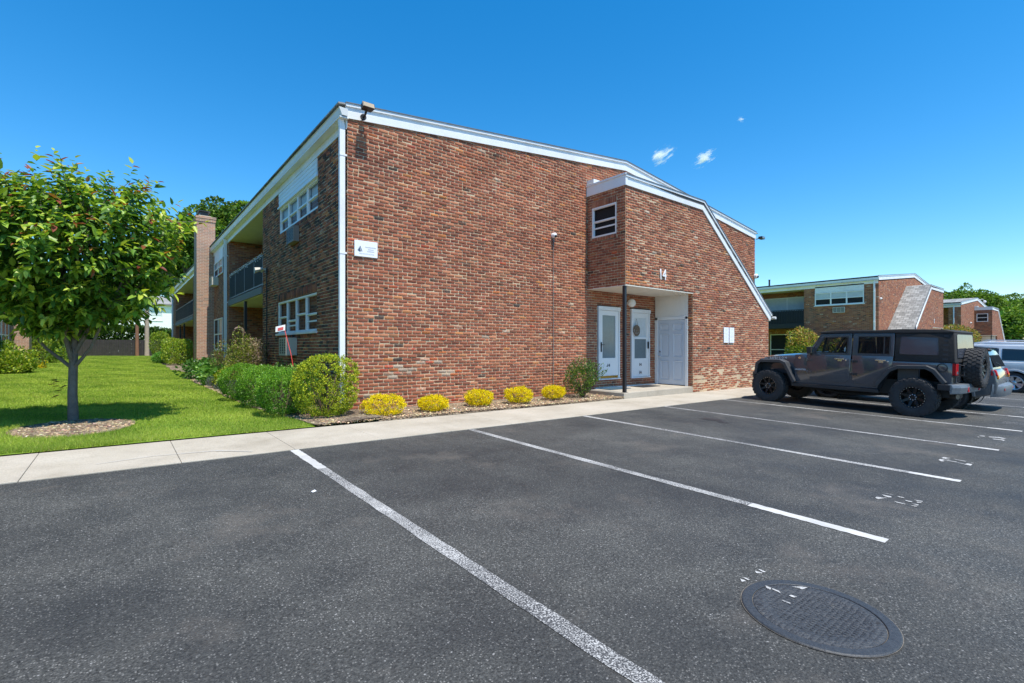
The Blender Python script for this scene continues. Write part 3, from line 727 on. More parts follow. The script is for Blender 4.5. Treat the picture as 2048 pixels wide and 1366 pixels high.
# things fixed or hung on the near building
t = empty('wall_lamp', (12.06, 9.37, 2.62), 0, 'white opal globe lamp on the porch wall between the two storm doors', 'lamp')
m = MB(); m.ball((0, -.14, 0), .125, 12); m.build('globe', M['bulb'], t, smooth=True)
m = MB(); m.lathe([(.0005, -.045), (.06, -.045), (.06, .0), (.0005, .0)], (0, 0, 0), 'y', 16); m.build('base', M['white'], t)
t = empty('floodlight', (3.72, 9.33, 5.80), 0, 'bronze floodlight on the white fascia at the near building corner', 'lamp')
m = MB(); m.lathe([(.0005, -.03), (.06, -.03), (.06, 0), (.0005, 0)], (0, -.03, 0), 'y', 12); m.tube([(0, -.06, 0), (0, -.15, .02), (0, -.20, .08)], .022); m.build('arm', M['black_metal'], t)
m = MB(); m.prism([(-.12, -.34, .08), (.12, -.34, .08), (.12, -.30, .19), (-.12, -.30, .19)], [(-.10, -.17, .07), (.10, -.17, .07), (.10, -.17, .17), (-.10, -.17, .17)]); m.build('head', simple('bronze_housing', (.035, .028, .022), .45), t, bevel=.008)
m = MB(); m.poly([(-.105, -.3432, .09), (.105, -.3432, .09), (.105, -.3105, .18), (-.105, -.3105, .18)]); m.build('lens', simple('amber_lens', (.45, .36, .24), .2), t)
t = empty('floodlight', (20.30, 9.30, 5.70), 0, 'small dark floodlight at the far right end of the gable eave', 'lamp')
m = MB(); m.tube([(0, .0, .0), (.08, -.08, .03)], .02); m.box(.04, .30, -.22, -.06, .0, .10); m.build('head', M['black_metal'], t, bevel=.01)
m = MB(); m.box(.05, .29, -.224, -.2205, .01, .09); m.build('lens', M['lite'], t)
def dome_camera(loc, label, cable=None, r=.07):
    t = empty('security_camera', loc, 0, label, 'camera')
    m = MB(); m.lathe([(.0005, -.12), (r * .5, -.115), (r * .9, -.09), (r, -.05), (r, 0), (.0005, 0)], (0, 0, 0), 'y', 16); m.build('housing', M['white'], t, smooth=True)
    m = MB(); m.ball((0, -.10, -.028), r * .55, 8); m.build('lens', M['dark'], t, smooth=True)
    if cable: m = MB(); m.box(-.007, .007, -.016, -.002, -cable, -.05); m.box(-.02, .02, -.04, -.002, -.16, -.045); m.build('conduit', simple('grey_conduit', (.20, .17, .15), .6), t)
dome_camera((8.91, 9.36, 4.23), 'white dome camera on top of a thin grey conduit on the sunlit wall', 4.05)
dome_camera((20.32, 9.36, 4.19), 'white dome camera high at the far right edge of the gable wall', None, .1)
t = empty('security_light', (3.42, 15.87, 3.55), 0, 'pale security light on a black conduit beside the shaded balcony', 'lamp')
m = MB(); m.tube([(-.02, 0, -3.5), (-.02, 0, .02)], .017); m.box(-.05, -.002, -.05, .05, -.06, .08); m.build('conduit', M['black_metal'], t)
m = MB(); m.tube([(-.03, .0, .03), (-.16, .02, .06)], .018); m.loft([[(-.14, .02 + .05 * math.cos(q), .05 + .05 * math.sin(q)) for q in np.linspace(0, 2 * math.pi, 9)[:-1]], [(-.34, .06 + .10 * math.cos(q), -.01 + .09 * math.sin(q)) for q in np.linspace(0, 2 * math.pi, 9)[:-1]]]); m.tube([(-.1, .02, .05), (-.12, .2, .0)], .03); m.build('head', M['ac_case'], t)
ac_unit('x', 0, 3.48, 4.15, 1.085, 1.525, .26, None, aoff, 'beige air conditioner in the shaded wall under the lower window', 'ac_case')
ac_unit('x', 0, 3.30, 3.96, 3.90, 4.29, .13, None, aoff, 'rusty brown air conditioner in the wall under the upper window', 'ac_old')
ac_unit('x', 0, 15.9, 16.7, 4.05, 4.42, .26, None, aoff, 'white air conditioner in the far wall beyond the balcony near the chimney', 'ac_case')
t = empty('wall_sign', (3.803, 9.352, 3.235), 0, 'white sign with dark sail emblem on the sunlit brick wall', 'sign')
m = MB(); m.box(-.236, .236, -.008, .004, -.157, .157); m.build('plate', M['signwhite'], t, bevel=.003)
m = MB()
for P in ([(-.135, .045), (-.122, .052), (-.078, -.055), (-.092, -.06)], [(-.148, .01), (-.118, -.055), (-.165, -.025)], [(-.168, -.028), (-.108, -.06), (-.138, -.066), (-.182, -.035)], [(-.15, .012), (-.14, .03), (-.108, -.05), (-.114, -.053)]):
    m.poly([(x, -.0105, z) for x, z in P]); 
m.build('emblem', M['logo'], t)
for (z, x0, x1, h) in ((.035, -.02, .19, .022), (-.008, .035, .14, .018), (-.045, .02, .165, .02)):
    x = x0; m = MB()
    while x < x1: w_ = random.uniform(.008, .016); m.box(x, x + w_, -.0105, -.0095, z - h / 2 * random.uniform(.7, 1), z + h / 2 * random.uniform(.7, 1)); x += w_ + .005
    m.build('lettering', M['greytext'], t)
for z in (-.09, -.105):
    x = -.15; m = MB()
    while x < .16: w_ = random.uniform(.004, .01); m.box(x, x + w_, -.0105, -.0095, z - .003, z + .003); x += w_ + .005
    m.build('lettering', M['greytext'], t)
for (x0, x1, lab) in ((15.24, 15.55, 'left of the two white notices on the entrance bay'), (15.60, 15.91, 'right of the two white notices on the entrance bay')):
    t = empty('notice', ((x0 + x1) / 2, 8.02, 1.43), 0, lab, 'sign', 'notices on the entrance bay'); w_ = (x1 - x0) / 2
    m = MB(); m.box(-w_, w_, -.012, .01, 0, .5); m.build('sheet', M['signwhite'], t, bevel=.003)
    m = MB()
    for k in range(9):
        z = .44 - k * .045; m.box(-w_ * random.uniform(.5, .75), w_ * random.uniform(.4, .75), -.0135, -.0125, z - .005, z + .005)
    m.build('lettering', simple('faint_print', (.62, .62, .68), .6), t)
t = empty('wreath', (12.40, 9.325, 1.80), 0, 'round dried-vine wreath hanging on the right storm door', 'wreath')
m = MB()
for k in range(34):
    a0 = random.uniform(0, 6.28); rr = random.uniform(.04, .16); P = [(rr * math.cos(a0 + q) * random.uniform(.92, 1.05), -.02 + random.uniform(-.012, .012), rr * 1.08 * math.sin(a0 + q)) for q in np.linspace(0, random.uniform(2, 4.5), 9)]
    m.tube(P, .008, 5)
m.build('vines', simple('dried_vine', (.22, .16, .11), .9, var=.4, scale=30), t)
m = MB(); m.tube([(-.08, -.01, .12), (0, -.012, .36), (.08, -.01, .12)], .004, 5); m.build('cord', M['twig'], t)
t = empty('doormat', (12.4, 8.98, .10), 0, 'black doormat on the porch slab before the right storm door', 'doormat'); m = MB(); m.box(-.42, .42, -.24, .24, .001, .016); m.build('mat', M['dark'], t, bevel=.004)
t = empty('doormat', (11.0, 9.02, .10), 0, 'dark blue doormat on the porch slab before the left storm door', 'doormat'); m = MB(); m.box(-.45, .45, -.24, .24, .001, .016); m.build('mat', simple('blue_mat', (.03, .07, .10), .9), t, bevel=.004)
t = empty('string_lights', (3.47, 16.6, 4.2), 0, 'white icicle string lights along the upper balcony rail', 'string lights')
m = MB(); m.tube([(-.035, .05 + k * .2, .01 - .03 * (k % 2)) for k in range(30)], .004, 4); m.build('wire', M['white'], t)
bulb = MB(); bulb.ball((0, 0, 0), .014, 4); bulb = bulb.build('bulb', M['bulb'], mesh=True)
for k in range(60):
    y = random.uniform(.05, 5.85); z = -random.uniform(.0, .16) * (1 if random.random() < .7 else .3); link('bulb', bulb, t, (-.04, y, z))
# the leaning red stake with its card
t = empty('marker_stake', (2.88, 10.72, .0), 0, 'thin red stake with a white and red card by the lower air conditioner', 'sign')
m = MB(); m.tube([(.05, -.1, .0), (.0, .1, .55), (-.02, .42, 1.15), (-.05, .85, 1.72)], .008, 6); m.build('stake', simple('red_stake', (.5, .02, .02), .45), t)
c = MB(); c.prism([(-.04, .80, 1.66), (-.21, .92, 1.62), (-.20, .94, 1.74), (-.03, .83, 1.79)], [(-.043, .793, 1.66), (-.213, .913, 1.62), (-.203, .933, 1.74), (-.033, .823, 1.79)]); c.build('card', M['signwhite'], t)
c = MB(); c.poly([(-.075, .813, 1.675), (-.175, .884, 1.65), (-.17, .897, 1.71), (-.07, .827, 1.74)]); c.build('card_print', simple('red_print', (.6, .1, .1), .5), t)

# ------------------------------------------------------------------ buildings further off
SEGB = [(0, 18, 0)]
def recess_right(y0, y1): pass
B, bxf, boff = apartment('second brick apartment building with a grey shingled mansard slope facing the cars', 36.8, -.27, True, 30, [(0, 30, 0)], 0, None, ())
# its visible facade is the building's own right side; cut the balcony bay there
bpy.data.objects.remove([o for o in B.children if o.name.startswith('wall')][0])
m = MB(bxf)
for (y0, y1, xr) in ((0, 4.25, W), (4.25, 9.2, W - 1.7), (9.2, 30, W)):
    P = [(0, -.6), (0, gz_(0) - .03), (RIDGE, gz_(RIDGE) - .06), (xr, gz_(W) - .06 if xr == W else 5.6), (xr, -.6)]
    m.prism([(x, y0, z) for x, z in P], [(x, y1, z) for x, z in P])
m.build('wall', M['brick_far'], B)
window(B, 'w', W, .76, 3.56, 4.34, 5.18, 3, bxf, blinds='all', meet=.5, sill=True, flat=True)
m = MB(bxf); m.box(W - .01, W + .03, .76, 3.56, 5.19, 5.6); m.build('window_panel', M['white'], B)
ac_unit('w', W, 1.8, 2.5, 3.80, 4.17, .06, bxf, boff, 'air conditioner in the second building under its upper window', 'ac_case')
m = MB(bxf); m.box(W - 2, W + .03, 4.25, 9.2, 2.88, 3.2); o = m.build('balcony', M['black_metal'], B)
m = MB(bxf); m.box(W - 2, W + .0, 4.25, 9.2, 5.55, 5.60); m.build('recess_ceiling', M['soffit'], B)
m = MB(bxf)
for k in range(44): y = 4.3 + k * .11; m.box(W - .03, W, y - .02, y + .02, 3.2, 4.12)
m.box(W - .04, W + .01, 4.25, 9.2, 4.12, 4.17); m.box(W - .06, W - .045, 4.25, 9.2, 3.2, 4.1); m.build('railing', M['black_metal'], B)
window(B, 'w', W - 1.7, 4.4, 7.6, 3.2, 5.2, 2, bxf, blinds=(0, 1), sill=False, flat=True); window(B, 'w', W - 1.7, 4.4, 7.2, .2, 2.5, 2, bxf, sill=False, flat=True)
m = MB(bxf); m.box(W - .0, W + .03, .02, 30, 5.53, 5.72); m.box(W, W + .17, -.05, 30, 5.72, 5.74); m.box(W + .03, W + .18, -.06, 30, 5.76, 5.90); m.build('eave_trim', M['white'], B)
downspout(B, W + .085, .2, -.3, 5.6, bxf)
m = MB(); m.box(7.14, 7.26, BUMP['y'] - .03, BUMP['y'] - .005, 3.38, 3.50); m.box(7.16, 7.24, BUMP['y'] - .028, BUMP['y'] - .005, 3.2, 3.33); m.box(7.19, 7.21, BUMP['y'] - .02, BUMP['y'] - .004, 3.33, 3.38); m.build('house_number', M['white'], B)
for (dx, y, h, lab) in ((41.6, 18.0, .85, 'taller right vent pipe on the roof of the second building'), (41.6, 22.3, .8, 'left thin vent pipe on the roof of the second building'), (40.2, 26.5, .35, 'low flat roof vent left of the pipes on the second building')):
    t = empty('roof_vent', (dx, y, 5.9), 0, lab, 'vent', 'vents on the second building'); m = MB(); m.tube([(0, 0, 0), (0, 0, h)], .07 if h > .5 else .25); m.tube([(0, 0, h), (0, 0, h + .05)], .09 if h > .5 else .35); m.build('pipe', M['black_metal'], t)
dome_camera((37.05, 9.36, 4.3), 'white dome camera on the gable corner of the second building')
C, cxf, coff = apartment('third brick apartment building far right with its white porch door', 62.05, -.45, False, 30, [(0, .9, 0), (.9, 7, 1.7), (7, 30, 0)], 0, None, (.5,))
window(C, 'x', BUMP['x0'], -1.03, -.17, 4.31, 5.14, 1, cxf, sill=False, flat=True)
m = MB(cxf); m.box(BUMP['px'] - .03, BUMP['px'], -1.2, -.05, .1, 2.85); m.build('porch_door', M['panel'], C)
m = MB(cxf); m.box(8.1, 9.1, -.04, 0, .3, 2.5); m.build('storm_door', M['storm'], C)
dome_camera((66.6, 9.36, 3.7), 'white dome camera on the third building near its porch')
t = empty('floodlight', (70.3, 9.3, 6.0), 0, 'white wall light high under the ridge of the third building', 'lamp'); m = MB(); m.tube([(0, 0, .1), (.1, -.3, .3), (.2, -.5, .1)], .03); m.ball((.2, -.5, 0), .14, 6); m.build('head', M['white'], t)
L, lxf, loff = apartment('brick apartment building left of the lawn with a chimney', -21.2, 0, True, 46, [(0, 46, 0)], 0, (25.4, 26.4), (12.0, 40))
window(L, 'x', 0, 22.0, 24.8, 1.15, 2.55, 3, lxf, blinds=(0,), flat=True); window(L, 'x', 0, 28.3, 31.2, 1.15, 2.55, 3, lxf, flat=True); window(L, 'x', 0, 22.0, 24.8, 4.4, 5.1, 3, lxf, blinds='all', flat=True)
# ------------------------------------------------------------------ ground
def gz(x, y):
    x = min(max(x, -25), 70); y = min(max(y, -14), 6.5)
    return -.0081 * (x - 1.7) - .018 * (6.5 - y)
def zl(x, y):
    """lawn and beds: level with the walk, rising gently far back"""
    t = min(max((y - 28) / 26, 0), 1); return gz(x, 6.5) * (1 if x > 3 else 1) + .022 + .45 * t * t * (3 - 2 * t) * (1 if x < 20 else 0)
def sheet(name, xs, ys, fz, mat, dz=0, kind='structure'):
    m = MB(); P = [(x, y, fz(x, y) + dz) for x in xs for y in ys]; n = len(ys)
    m.add(P, [(i * n + j, (i + 1) * n + j, (i + 1) * n + j + 1, i * n + j + 1) for i in range(len(xs) - 1) for j in range(n - 1)])
    return tag(m.build(name, mat), kind=kind)
tag(MB().poly([(-1500, -1500, -1.3), (1500, -1500, -1.3), (1500, 1500, -1.3), (-1500, 1500, -1.3)]).build('ground', M['lawn']), kind='structure')
lot = sheet('parking_lot', [-400, -25, 70, 400], [-400, -14, 6.497], gz, M['asphalt'])
tag(lot, 'dark worn asphalt parking lot with exposed aggregate')
sheet('lawn', [-60, -25, -12, -6, 0, 3.5, 3.6, 21, 36, 70, 300], [8.10, 12, 20, 28, 32, 36, 40, 45, 50, 54, 55, 300], zl, M['lawn'])
# walk of separate slabs with open joints
m = MB(); js = [-60 + k * 1.2 for k in range(50)]
js = [x for x in js if x < -1.9] + [-.75, .53, 1.72, 2.87, 4.02] + [4.02 + 1.19 * k for k in range(1, 80)]
js = sorted(js)
for a, b in zip(js[:-1], js[1:]):
    t = .0022; zt = lambda x: gz(x, 6.5) + .012 + random.uniform(-.0015, .0015)
    x0, x1, y0, y1 = a + t, b - t, 6.50, 8.03
    z00 = zt(x0); z11 = zt(x1)
    m.prism([(x0, y0, z00), (x0, y1, z00 + .006), (x0, y1, -.9), (x0, y0, -.9)], [(x1, y0, z11), (x1, y1, z11 + .006), (x1, y1, -.9), (x1, y0, -.9)])
tag(m.build('sidewalk', M['concrete'], bevel=.004, seg=1), kind='structure')
m = MB()
for a, b in zip(js[:-1], js[1:]): m.poly([(a, 6.52, gz(a, 6.5) - .004), (b, 6.52, gz(b, 6.5) - .004), (b, 8.13, gz(b, 6.5) + .004), (a, 8.13, gz(a, 6.5) + .004)])
tag(m.build('soil', simple('edge_soil', (.17, .12, .075), .95, var=.4, scale=12, bump=.002)), kind='structure')
BED = [(2.50, 8.06), (2.42, 8.84), (2.24, 10.19), (2.13, 12.5), (2.11, 15.2), (2.09, 18.7), (2.07, 23.5), (2.5, 26), (2.6, 28.5), (2.15, 31.2), (2.15, 36), (2.1, 41), (2.1, 54)]
def bed_x(y):
    for (x0, y0), (x1, y1) in zip(BED[:-1], BED[1:]):
        if y0 <= y <= y1: return x0 + (x1 - x0) * (y - y0) / (y1 - y0) + .05 * math.sin(y * 2.1)
    return 99
m = MB(); ys = np.arange(8.06, 54, .35)
for a, b in zip(ys[:-1], ys[1:]):
    for (f0, f1) in ((0, .5), (.5, 1)):
        def X(y, f): x0 = bed_x(y); return x0 + (3.6 - x0) * f
        def Z(y, f): return zl(0, y) + .012 + .03 * f
        m.poly([(X(a, f0), a, Z(a, f0)), (X(a, f1), a, Z(a, f1)), (X(b, f1), b, Z(b, f1)), (X(b, f0), b, Z(b, f0))])
xs = np.arange(3.5, 10.31, .4)
for a, b in zip(xs[:-1], xs[1:]):
    for (y0, y1, d0, d1) in ((8.035, 8.2, .0, .035), (8.2, 9.42, .035, .05)): m.poly([(a, y0, zl(a, y0) + d0), (b, y0, zl(b, y0) + d0), (b, y1, zl(b, y1) + d1), (a, y1, zl(a, y1) + d1)])
tag(m.build('planting_bed', M['mulch']), kind='structure')
m = MB(); P = [(-.55 + .75 * math.cos(q) * (1 + .06 * math.sin(3 * q)), 10.15 + 1.02 * math.sin(q)) for q in np.linspace(0, 6.283, 25)[:-1]]
m.poly([(x, y, zl(x, y) + .012) for x, y in P]); tag(m.build('tree_bed', M['mulch']), kind='structure')
m = MB(); m.poly([(-5.3, 29, zl(0, 29) + .01), (-3.7, 30, zl(0, 30) + .01), (-3.5, 34, zl(0, 34) + .01), (-3.6, 40, zl(0, 40) + .012), (-3.2, 46, zl(0, 46) + .012), (-3.0, 54, zl(0, 54) + .012), (-5.3, 54, zl(0, 54) + .012)])
tag(m.build('planting_bed', M['mulch']), kind='structure')

# painted bay lines and the worn bay numbers are marks on the lot
def mark(name, poly, mat, dz=.004, label=None):
    m = MB(); m.poly([(x, y, gz(x, y) + dz) for x, y in poly]); o = m.build(name, mat, lot)
    if label: o['label'] = label
    return o
for k in range(-3, 14):
    x = 1.705 + 2.652 * k
    if k < 0 and k > -4: continue
    rag = lambda: random.uniform(-.006, .006)
    def strip(y0, y1, mat):
        ys = np.linspace(y0, y1, 26); L_ = [(x - .052 + rag(), y) for y in ys]; R_ = [(x + .052 + rag(), y) for y in ys]; m = MB()
        for i in range(25): m.poly([(L_[i][0], L_[i][1], gz(x, L_[i][1]) + .004), (R_[i][0], R_[i][1], gz(x, R_[i][1]) + .004), (R_[i + 1][0], R_[i + 1][1], gz(x, R_[i + 1][1]) + .004), (L_[i + 1][0], L_[i + 1][1], gz(x, L_[i + 1][1]) + .004)])
        return m.build('painted_line', mat, lot)
    if k == 0: strip(5.4, 6.49, M['paint_new']); strip(1.06, 5.4, M['paint_old'])
    elif k == 1: strip(2.05, 6.49, M['paint_old']); strip(1.06, 2.05, M['paint_new'])
    else: strip(1.5, 6.49, M['paint_mid']); strip(1.06, 1.5, M['paint_new'])
def stain_mat():
    t = NT('oil_stain'); c = t.coord(1.0, obj=False); g = t.noise(c, 90, 3, .7)
    t.set(Base_Color=t.ramp(g, [(.3, (.012, .012, .013)), (.7, (.034, .033, .033))]), Roughness=.5); return t.mat
M['stain'] = stain_mat()
for (x, y, rx, ry) in ((8.78, 4.85, .14, .22), (8.62, 4.55, .07, .1), (14.6, 2.0, .12, .16)):
    P = [(x + rx * math.cos(q) * random.uniform(.75, 1.15), y + ry * math.sin(q) * random.uniform(.75, 1.15)) for q in np.linspace(0, 6.283, 19)[:-1]]; mark('oil_stain', P, M['stain'])
NUMS = {'n0':[[(3.126,1.42),(3.138,1.415),(3.131,1.375),(3.11,1.38)],[(3.089,1.423),(3.1,1.382),(3.086,1.382),(3.064,1.404)],[(2.939,1.425),(2.951,1.419),(2.946,1.385),(2.931,1.39)],[(2.912,1.429),(2.915,1.401),(2.908,1.394),(2.88,1.405)],[(3.046,1.31),(3.047,1.275),(3.034,1.281)],[(3.11,1.253),(3.116,1.236),(3.103,1.233)],[(3.149,1.192),(3.152,1.181),(3.159,1.139),(3.134,1.133),(3.123,1.174)]],'n1':[[(5.776,1.441),(5.786,1.411),(5.79,1.353),(5.779,1.377)],[(5.707,1.429),(5.704,1.355),(5.675,1.343),(5.651,1.36),(5.669,1.401)],[(5.532,1.435),(5.58,1.438),(5.591,1.393),(5.624,1.358),(5.564,1.386),(5.492,1.406)],[(5.766,1.327),(5.774,1.273),(5.751,1.265),(5.741,1.301)],[(5.551,1.297),(5.545,1.212),(5.516,1.208),(5.527,1.274)],[(5.681,1.25),(5.683,1.192),(5.653,1.188),(5.65,1.226)],[(5.765,1.195),(5.776,1.135),(5.752,1.132),(5.741,1.17)],[(5.704,1.167),(5.723,1.133),(5.699,1.13),(5.676,1.157)],[(5.6,1.181),(5.617,1.131),(5.578,1.129),(5.589,1.16)],[(5.536,1.174),(5.556,1.131),(5.526,1.129),(5.524,1.163)]],'n2':[[(8.286,1.441),(8.382,1.437),(8.381,1.352),(8.35,1.397),(8.286,1.395),(8.269,1.415)],[(8.297,1.411),(8.298,1.357),(8.256,1.363),(8.263,1.396)],[(8.113,1.44),(8.191,1.438),(8.195,1.398),(8.178,1.271),(8.139,1.27),(8.153,1.346),(8.166,1.388),(8.126,1.409),(8.107,1.378),(8.063,1.38),(8.04,1.402)],[(8.353,1.334),(8.327,1.211),(8.29,1.208),(8.326,1.308)],[(8.136,1.265),(8.114,1.195),(8.093,1.196),(8.112,1.253)],[(8.071,1.191),(8.18,1.177),(8.169,1.129),(8.051,1.13),(8.065,1.161)],[(8.269,1.158),(8.279,1.13),(8.241,1.135)]],'n3':[[(11.031,1.442),(11.072,1.375),(10.988,1.377),(10.966,1.418)],[(10.865,1.445),(10.842,1.408),(10.786,1.419)],[(11.034,1.333),(11.124,1.221),(11.049,1.128),(10.974,1.165),(11.03,1.225),(10.966,1.313)],[(10.824,1.265),(10.858,1.179),(10.85,1.123),(10.736,1.125),(10.785,1.166),(10.766,1.241)]],'lid':[[(2.933,1.292),(2.931,1.258),(2.904,1.252),(2.909,1.275)],[(2.93,1.253),(2.931,1.217),(2.91,1.196),(2.915,1.218),(2.917,1.246)],[(3.042,1.193),(3.09,1.157),(3.109,1.131),(3.057,1.141),(3.057,1.167)],[(2.92,1.158),(2.939,1.155),(2.944,1.126),(2.919,1.131)],[(2.839,1.166),(2.842,1.119),(2.834,1.117),(2.833,1.155)]]}
for key in ('n0', 'n1', 'n2', 'n3'):
    m = MB()
    for P in NUMS[key]: m.poly([(x, y, gz(x, y) + .0045) for x, y in P])
    m.build('bay_number', M['paint_num'], lot)['label'] = 'worn remains of a white painted bay number'
m = MB()
for k in range(4, 9):
    x = 2.9 + 2.652 * k
    for (dx, w_) in ((-.1, .03), (.06, .03), (.13, .025)): m.poly([(x + dx, 1.43, gz(x, 1.4) + .0045), (x + dx + w_, 1.43, gz(x, 1.4) + .0045), (x + dx + w_ * 1.4, 1.13, gz(x, 1.1) + .0045), (x + dx + .01, 1.13, gz(x, 1.1) + .0045)])
m.build('bay_number', M['paint_old'], lot)
m = MB(); P = [(-.2, 6.9), (.3, 7.02), (.9, 6.93), (1.25, 6.62), (1.265, 6.63), (.92, 6.945), (.3, 7.033), (-.2, 6.912)]
m.poly([(x, y, gz(x, 6.5) + .021) for x, y in P]); sw = [o for o in COL.objects if o.name == 'sidewalk'][0]; m.build('paint_smear', M['paint_new'], sw)

# manhole: ring and lid, fitted to the photo's ellipse on the sloping lot
mc = (2.855, .998); zr = gz(*mc)
t = empty('manhole_cover', (mc[0], mc[1], zr), 0, 'round cast iron manhole cover set in the asphalt in the foreground', 'manhole')
t.rotation_euler = (math.atan(.018), math.atan(.0081), 0)
m = MB(); m.lathe([(.372, -.01), (.372, .006), (.366, .011), (.318, .011), (.315, .008), (.315, -.01)], (0, 0, 0), 'z', 72); m.build('frame', M['iron'], t, smooth=True)
m = MB(); m.lathe([(.0005, .007), (.235, .007), (.24, .0095), (.306, .0095), (.311, .007), (.311, -.01)], (0, 0, 0), 'z', 72)
lid = m.build('lid', M['iron_lid'], t, smooth=True)
m = MB()
for i in range(-9, 10):
    for j in range(-9, 10):
        x, y = i * .0245, j * .0245
        if x * x + y * y < .222 ** 2 and random.random() < .93: m.box(x - .0075, x + .0075, y - .0075, y + .0075, .007, random.uniform(.0078, .0094))
m.build('studs', M['iron_lid'], lid, bevel=.0015, seg=1)
m = MB(); m.lathe([(.3115, .004), (.3145, .004)], (0, 0, 0), 'z', 72); m.lathe([(.3725, .0045), (.3755, .005)], (0, 0, 0), 'z', 72); m.build('grit', simple('pale_grit', (.16, .14, .115), .95, var=.6, scale=60), t)
for a in (2.2, -1.0): m = MB(); m.box(.285 * math.cos(a) - .014, .285 * math.cos(a) + .014, .285 * math.sin(a) - .008, .285 * math.sin(a) + .008, .009, .0102); m.build('pick_slot', M['dark'], lid)
for P in NUMS['lid']: m = MB(); m.poly([((x - mc[0]) / .96, (y - mc[1]) / .96, .0125) for x, y in P]); m.build('paint_flake', M['paint_num'], lid)
t.scale = (.96, .96, 1)
t = empty('litter', (1.38, 4.62, gz(1.38, 4.62)), .4, 'small scrap of white paper on the asphalt left of the first line', 'litter')
MB().prism([(-.02, -.012, .004), (.02, -.016, .006), (.024, .012, .012), (-.012, .016, .005)], [(-.02, -.012, .007), (.02, -.016, .009), (.024, .012, .015), (-.012, .016, .008)]).build('paper', M['signwhite'], t)

# ------------------------------------------------------------------ leaf helpers
def unit(a): return a / np.maximum(np.linalg.norm(a, axis=-1, keepdims=True), 1e-9)
def leaf_geo(P, D, N, L, Wd, fold=.25, droop=.15):
    """six-point folded leaves"""
    n = len(P); D = unit(D); S = unit(np.cross(D, N)); N = np.cross(S, D); L = L[:, None]; Wd = Wd[:, None]
    c = lambda l, w, h: P + D * L * l + S * Wd * w + N * Wd * h - N * L * droop * l * l
    pts = [c(0, 0, 0), c(.30, -.46, fold), c(.68, -.36, fold * .8), c(1, 0, 0), c(.68, .36, fold * .8), c(.30, .46, fold)]
    V = np.stack(pts, 1).reshape(-1, 3); b = (np.arange(n) * 6)[:, None]
    F = np.concatenate([b + np.array([[0, 1, 2, 3]]), b + np.array([[0, 3, 4, 5]])], 1).reshape(-1, 4); return V, F
def kite(P, D, N, L, Wd, fold=.2):
    n = len(P); D = unit(D); S = unit(np.cross(D, N)); N = np.cross(S, D); L = L[:, None]; Wd = Wd[:, None]
    V = np.stack([P, P + D * L * .5 - S * Wd * .5 + N * Wd * fold, P + D * L, P + D * L * .5 + S * Wd * .5 + N * Wd * fold], 1).reshape(-1, 3)
    b = (np.arange(n) * 4)[:, None]; return V, np.concatenate([b + np.array([[0, 1, 2]]), b + np.array([[0, 2, 3]])], 1).reshape(-1, 3)
def pick(rng, n, cols, wts, var=.16):
    c = np.array(cols)[rng.choice(len(cols), n, p=np.array(wts) / sum(wts))]; return np.clip(c * (1 + rng.normal(0, var, (n, 1))) * (1 + rng.normal(0, var * .4, (n, 3))), .004, 1)

# grass: real blades on the near lawn, thinning with distance
def grass():
    rng = np.random.default_rng(21); n = 760000
    y = 8.07 + (rng.random(n) ** 2.25) * 46; x = rng.uniform(-9, 3.2, n)
    d = .6264 * x + .7793 * y; lat = .7793 * x - .6264 * y
    keep = (lat / d > -1.09) & (d > 1)
    bx = np.interp(y, [p[1] for p in BED], [p[0] for p in BED]) + .05 * np.sin(y * 2.1) + rng.normal(0, .03, n)
    keep &= x < bx
    keep &= (((x + .55) / .72) ** 2 + ((y - 10.15) / .98) ** 2) > 1 + rng.normal(0, .08, n)
    keep &= y > 8.15 + .03 * np.sin(x * 3) + .02 * np.sin(x * 11) + rng.normal(0, .02, n)
    x, y, d = x[keep], y[keep], d[keep]; n = len(x)
    t = np.clip((y - 28) / 26, 0, 1); z = -.0081 * (np.clip(x, -25, 70) - 1.7) + .020 + .45 * t * t * (3 - 2 * t)
    h = rng.uniform(.022, .05, n) * (1 + .3 * np.sin(x * 1.7 + y)); w = .0032 + .0010 * (d - 6).clip(0)
    a = rng.uniform(0, 2 * np.pi, n); lean = rng.normal(0, .55, (n, 2)) * h[:, None]
    B = np.stack([x, y, z], 1); S = np.stack([np.cos(a), np.sin(a), 0 * a], 1) * w[:, None]
    T = B + np.stack([lean[:, 0], lean[:, 1], h], 1)
    V = np.stack([B - S, B + S, T], 1).reshape(-1, 3); F = np.arange(n * 3).reshape(-1, 3)
    patch = np.sin((x * .9 + y * .25) * 5.2) * .12 + .25 * np.sin(x * 2.3 + 1.7 * np.sin(y * 1.1)) + .2 * np.sin(y * 3.1 + x)
    k = np.clip(.5 + patch * .6 + rng.normal(0, .28, n), 0, 1)[:, None]
    c = (1 - k) * np.array([[.16, .28, .035]]) + k * np.array([[.50, .58, .11]])
    dry = rng.random(n) < .05; c[dry] = [.34, .29, .13]
    o = link('lawn_grass', np_mesh('lawn_grass', V, F, M['grass'], c)); tag(o, 'mown green lawn grass', 'grass', kind='stuff')
grass()
